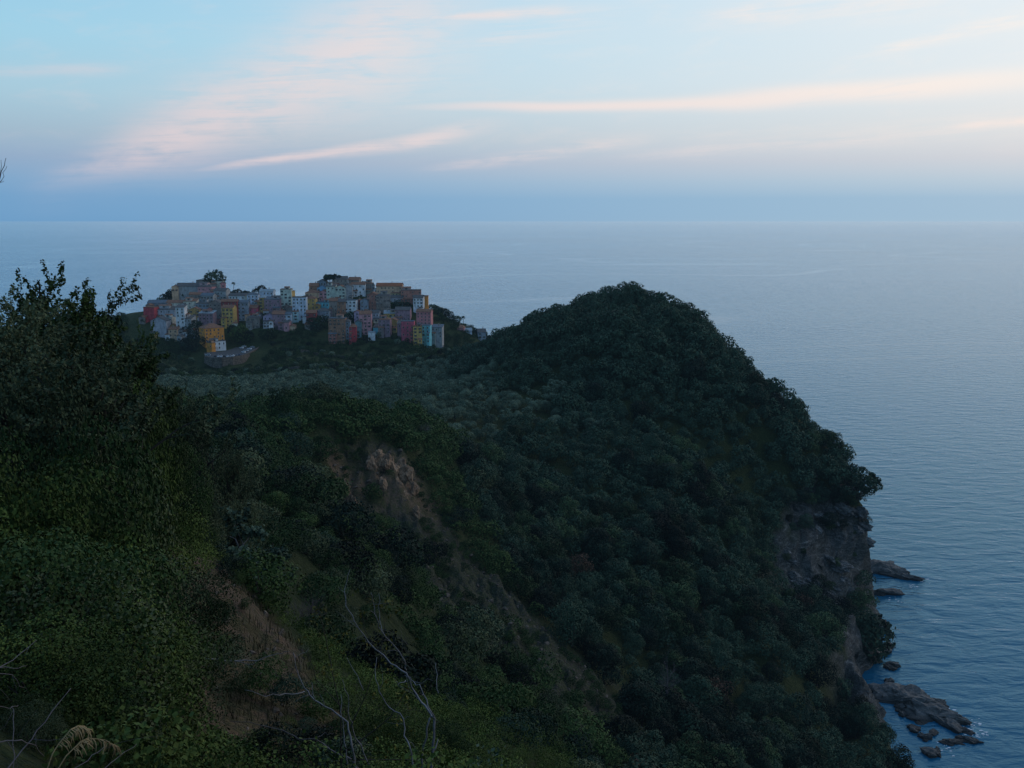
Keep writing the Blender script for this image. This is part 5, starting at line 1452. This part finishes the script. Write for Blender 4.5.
# fractured slabs standing out of the cliff face, and oaks hanging over its rim
CR = []
M_CRAG, nt, b = new_mat('cliff_rock', .9, .15)
g = position(nt); stn = noise(nt, scalev(nt, g, (.22,.12,.55)), 1.0, 7.0, .7, 1.4); fn = noise(nt, g, 1.7, 5.0, .7)
nt.links.new(ramp(nt, stn*.6+fn*.4, [(.36,(.022,.023,.024)),(.48,(.080,.080,.079)),(.55,(.135,.133,.13)),(.66,(.36,.345,.32))]).s, b.inputs['Base Color']); bump(nt, b, stn+fn, .8, .5)
for i in range(6):
    v, f = rock_mesh(80+i, 4, .5, .05); mb = MB(); mb.poly(v, f); CR.append(mb.mesh('crag', M_CRAG))
for i in range(60):
    d_ = rng.uniform(340, 404); px_ = rng.uniform(800, 880); x_ = P(px_, 300, d_).x
    z0_, z1_ = gz(x_-2, d_), gz(x_+2, d_)
    if min(z0_, z1_) < 2 or abs(z1_-z0_) < 3.2: continue
    s_ = rng.uniform(1.8, 4.6); o = link('crag', CR[i % 6], None, (x_, d_, (z0_+z1_)/2), rng.uniform(-.5,.5)); o.rotation_euler[1] = .45 + rng.normal(0,.12); o.scale = (s_*1.5, s_*.9, s_*.75)
    tag(o, 'angular slab of layered grey rock standing out of the sea cliff', 'crag', 'crags of the sea cliff')
for i, (px_, py_, d_) in enumerate([(862,512,399),(866,526,400),(868,542,401),(864,556,402),(867,572,403),(868,588,403),(858,530,396),(872,606,394)]):
    q_ = P(px_-2, py_, d_); o = link('crag', CR[i % 6], None, q_, rng.uniform(-.5,.5)); s_ = rng.uniform(2.4, 4.0); o.rotation_euler[1] = .4 + rng.normal(0,.15); o.scale = (s_*1.3, s_, s_*.9)
    tag(o, 'angular slab of layered grey rock standing out of the sea cliff', 'crag', 'crags of the sea cliff')
    if i % 2: 
        h_ = rng.uniform(3, 5); o = link('cliff_shrub', SHRD[i % 3], None, q_ + Vector((.5,-.5,1.0)), rng.uniform(0,6.28)); o.scale = (h_*.8, h_*.8, h_)
        tag(o, 'small dark shrub rooted in a joint of the grey sea cliff', 'shrub', 'shrubs on the sea cliff')
for i, (px_, d_) in enumerate([(800,386),(812,388),(824,391),(834,393),(843,395),(852,396),(860,398),(866,401),(818,380),(806,376),(846,388),(858,391)]):
    x_ = P(px_, 300, d_).x; hh = rng.uniform(6, 10); o = link('rim_oak', OAK[i % 10], None, (x_, d_-1, gz(x_, d_)-1.0), rng.uniform(0,6.28)); o.scale = (hh, hh, hh*.85); o.rotation_euler[0] = .22
    tag(o, 'dark holm oak overhanging the rim of the sea cliff', 'tree', 'oaks along the cliff rim')
M_FOAM, nt, b = new_mat('foam', .9, .2); b.inputs['Base Color'].default_value = (.6,.64,.68,1)
mb = MB(); rng = np.random.default_rng(3)
for px_, py_, n_, sp_ in [(917,579,26,2.0),(911,586,10,1.5),(897,600,8,2),(958,722,34,3.0),(972,734,22,2.6),(945,746,14,2.6),(948,712,10,2),(975,726,16,4)]:
    c_ = on_sea(px_, py_, .03)
    for k in range(n_):
        q_ = c_ + Vector((rng.normal(0,sp_), rng.normal(0,sp_), k*.0015+.002)); r_ = rng.uniform(.15,.8)*rng.uniform(.5,1); m_ = 8
        mb.poly([(q_.x+math.cos(t*6.283/m_)*r_*rng.uniform(.5,1.8), q_.y+math.sin(t*6.283/m_)*r_*rng.uniform(.4,1.0), q_.z) for t in range(m_)], [tuple(range(m_))])
tag(link('foam', mb.mesh('foam', M_FOAM)), 'thin white foam round the sea rocks', kind='stuff')
# ------------------------------------------------------------------ render settings
SC.view_settings.view_transform = 'Standard'; SC.view_settings.look = 'None'; SC.view_settings.exposure = 0
SC.cycles.use_denoising = True
SC.cycles.max_bounces = 4; SC.cycles.diffuse_bounces = 2; SC.cycles.glossy_bounces = 2; SC.cycles.volume_bounces = 0
SC.cycles.caustics_reflective = False; SC.cycles.caustics_refractive = False
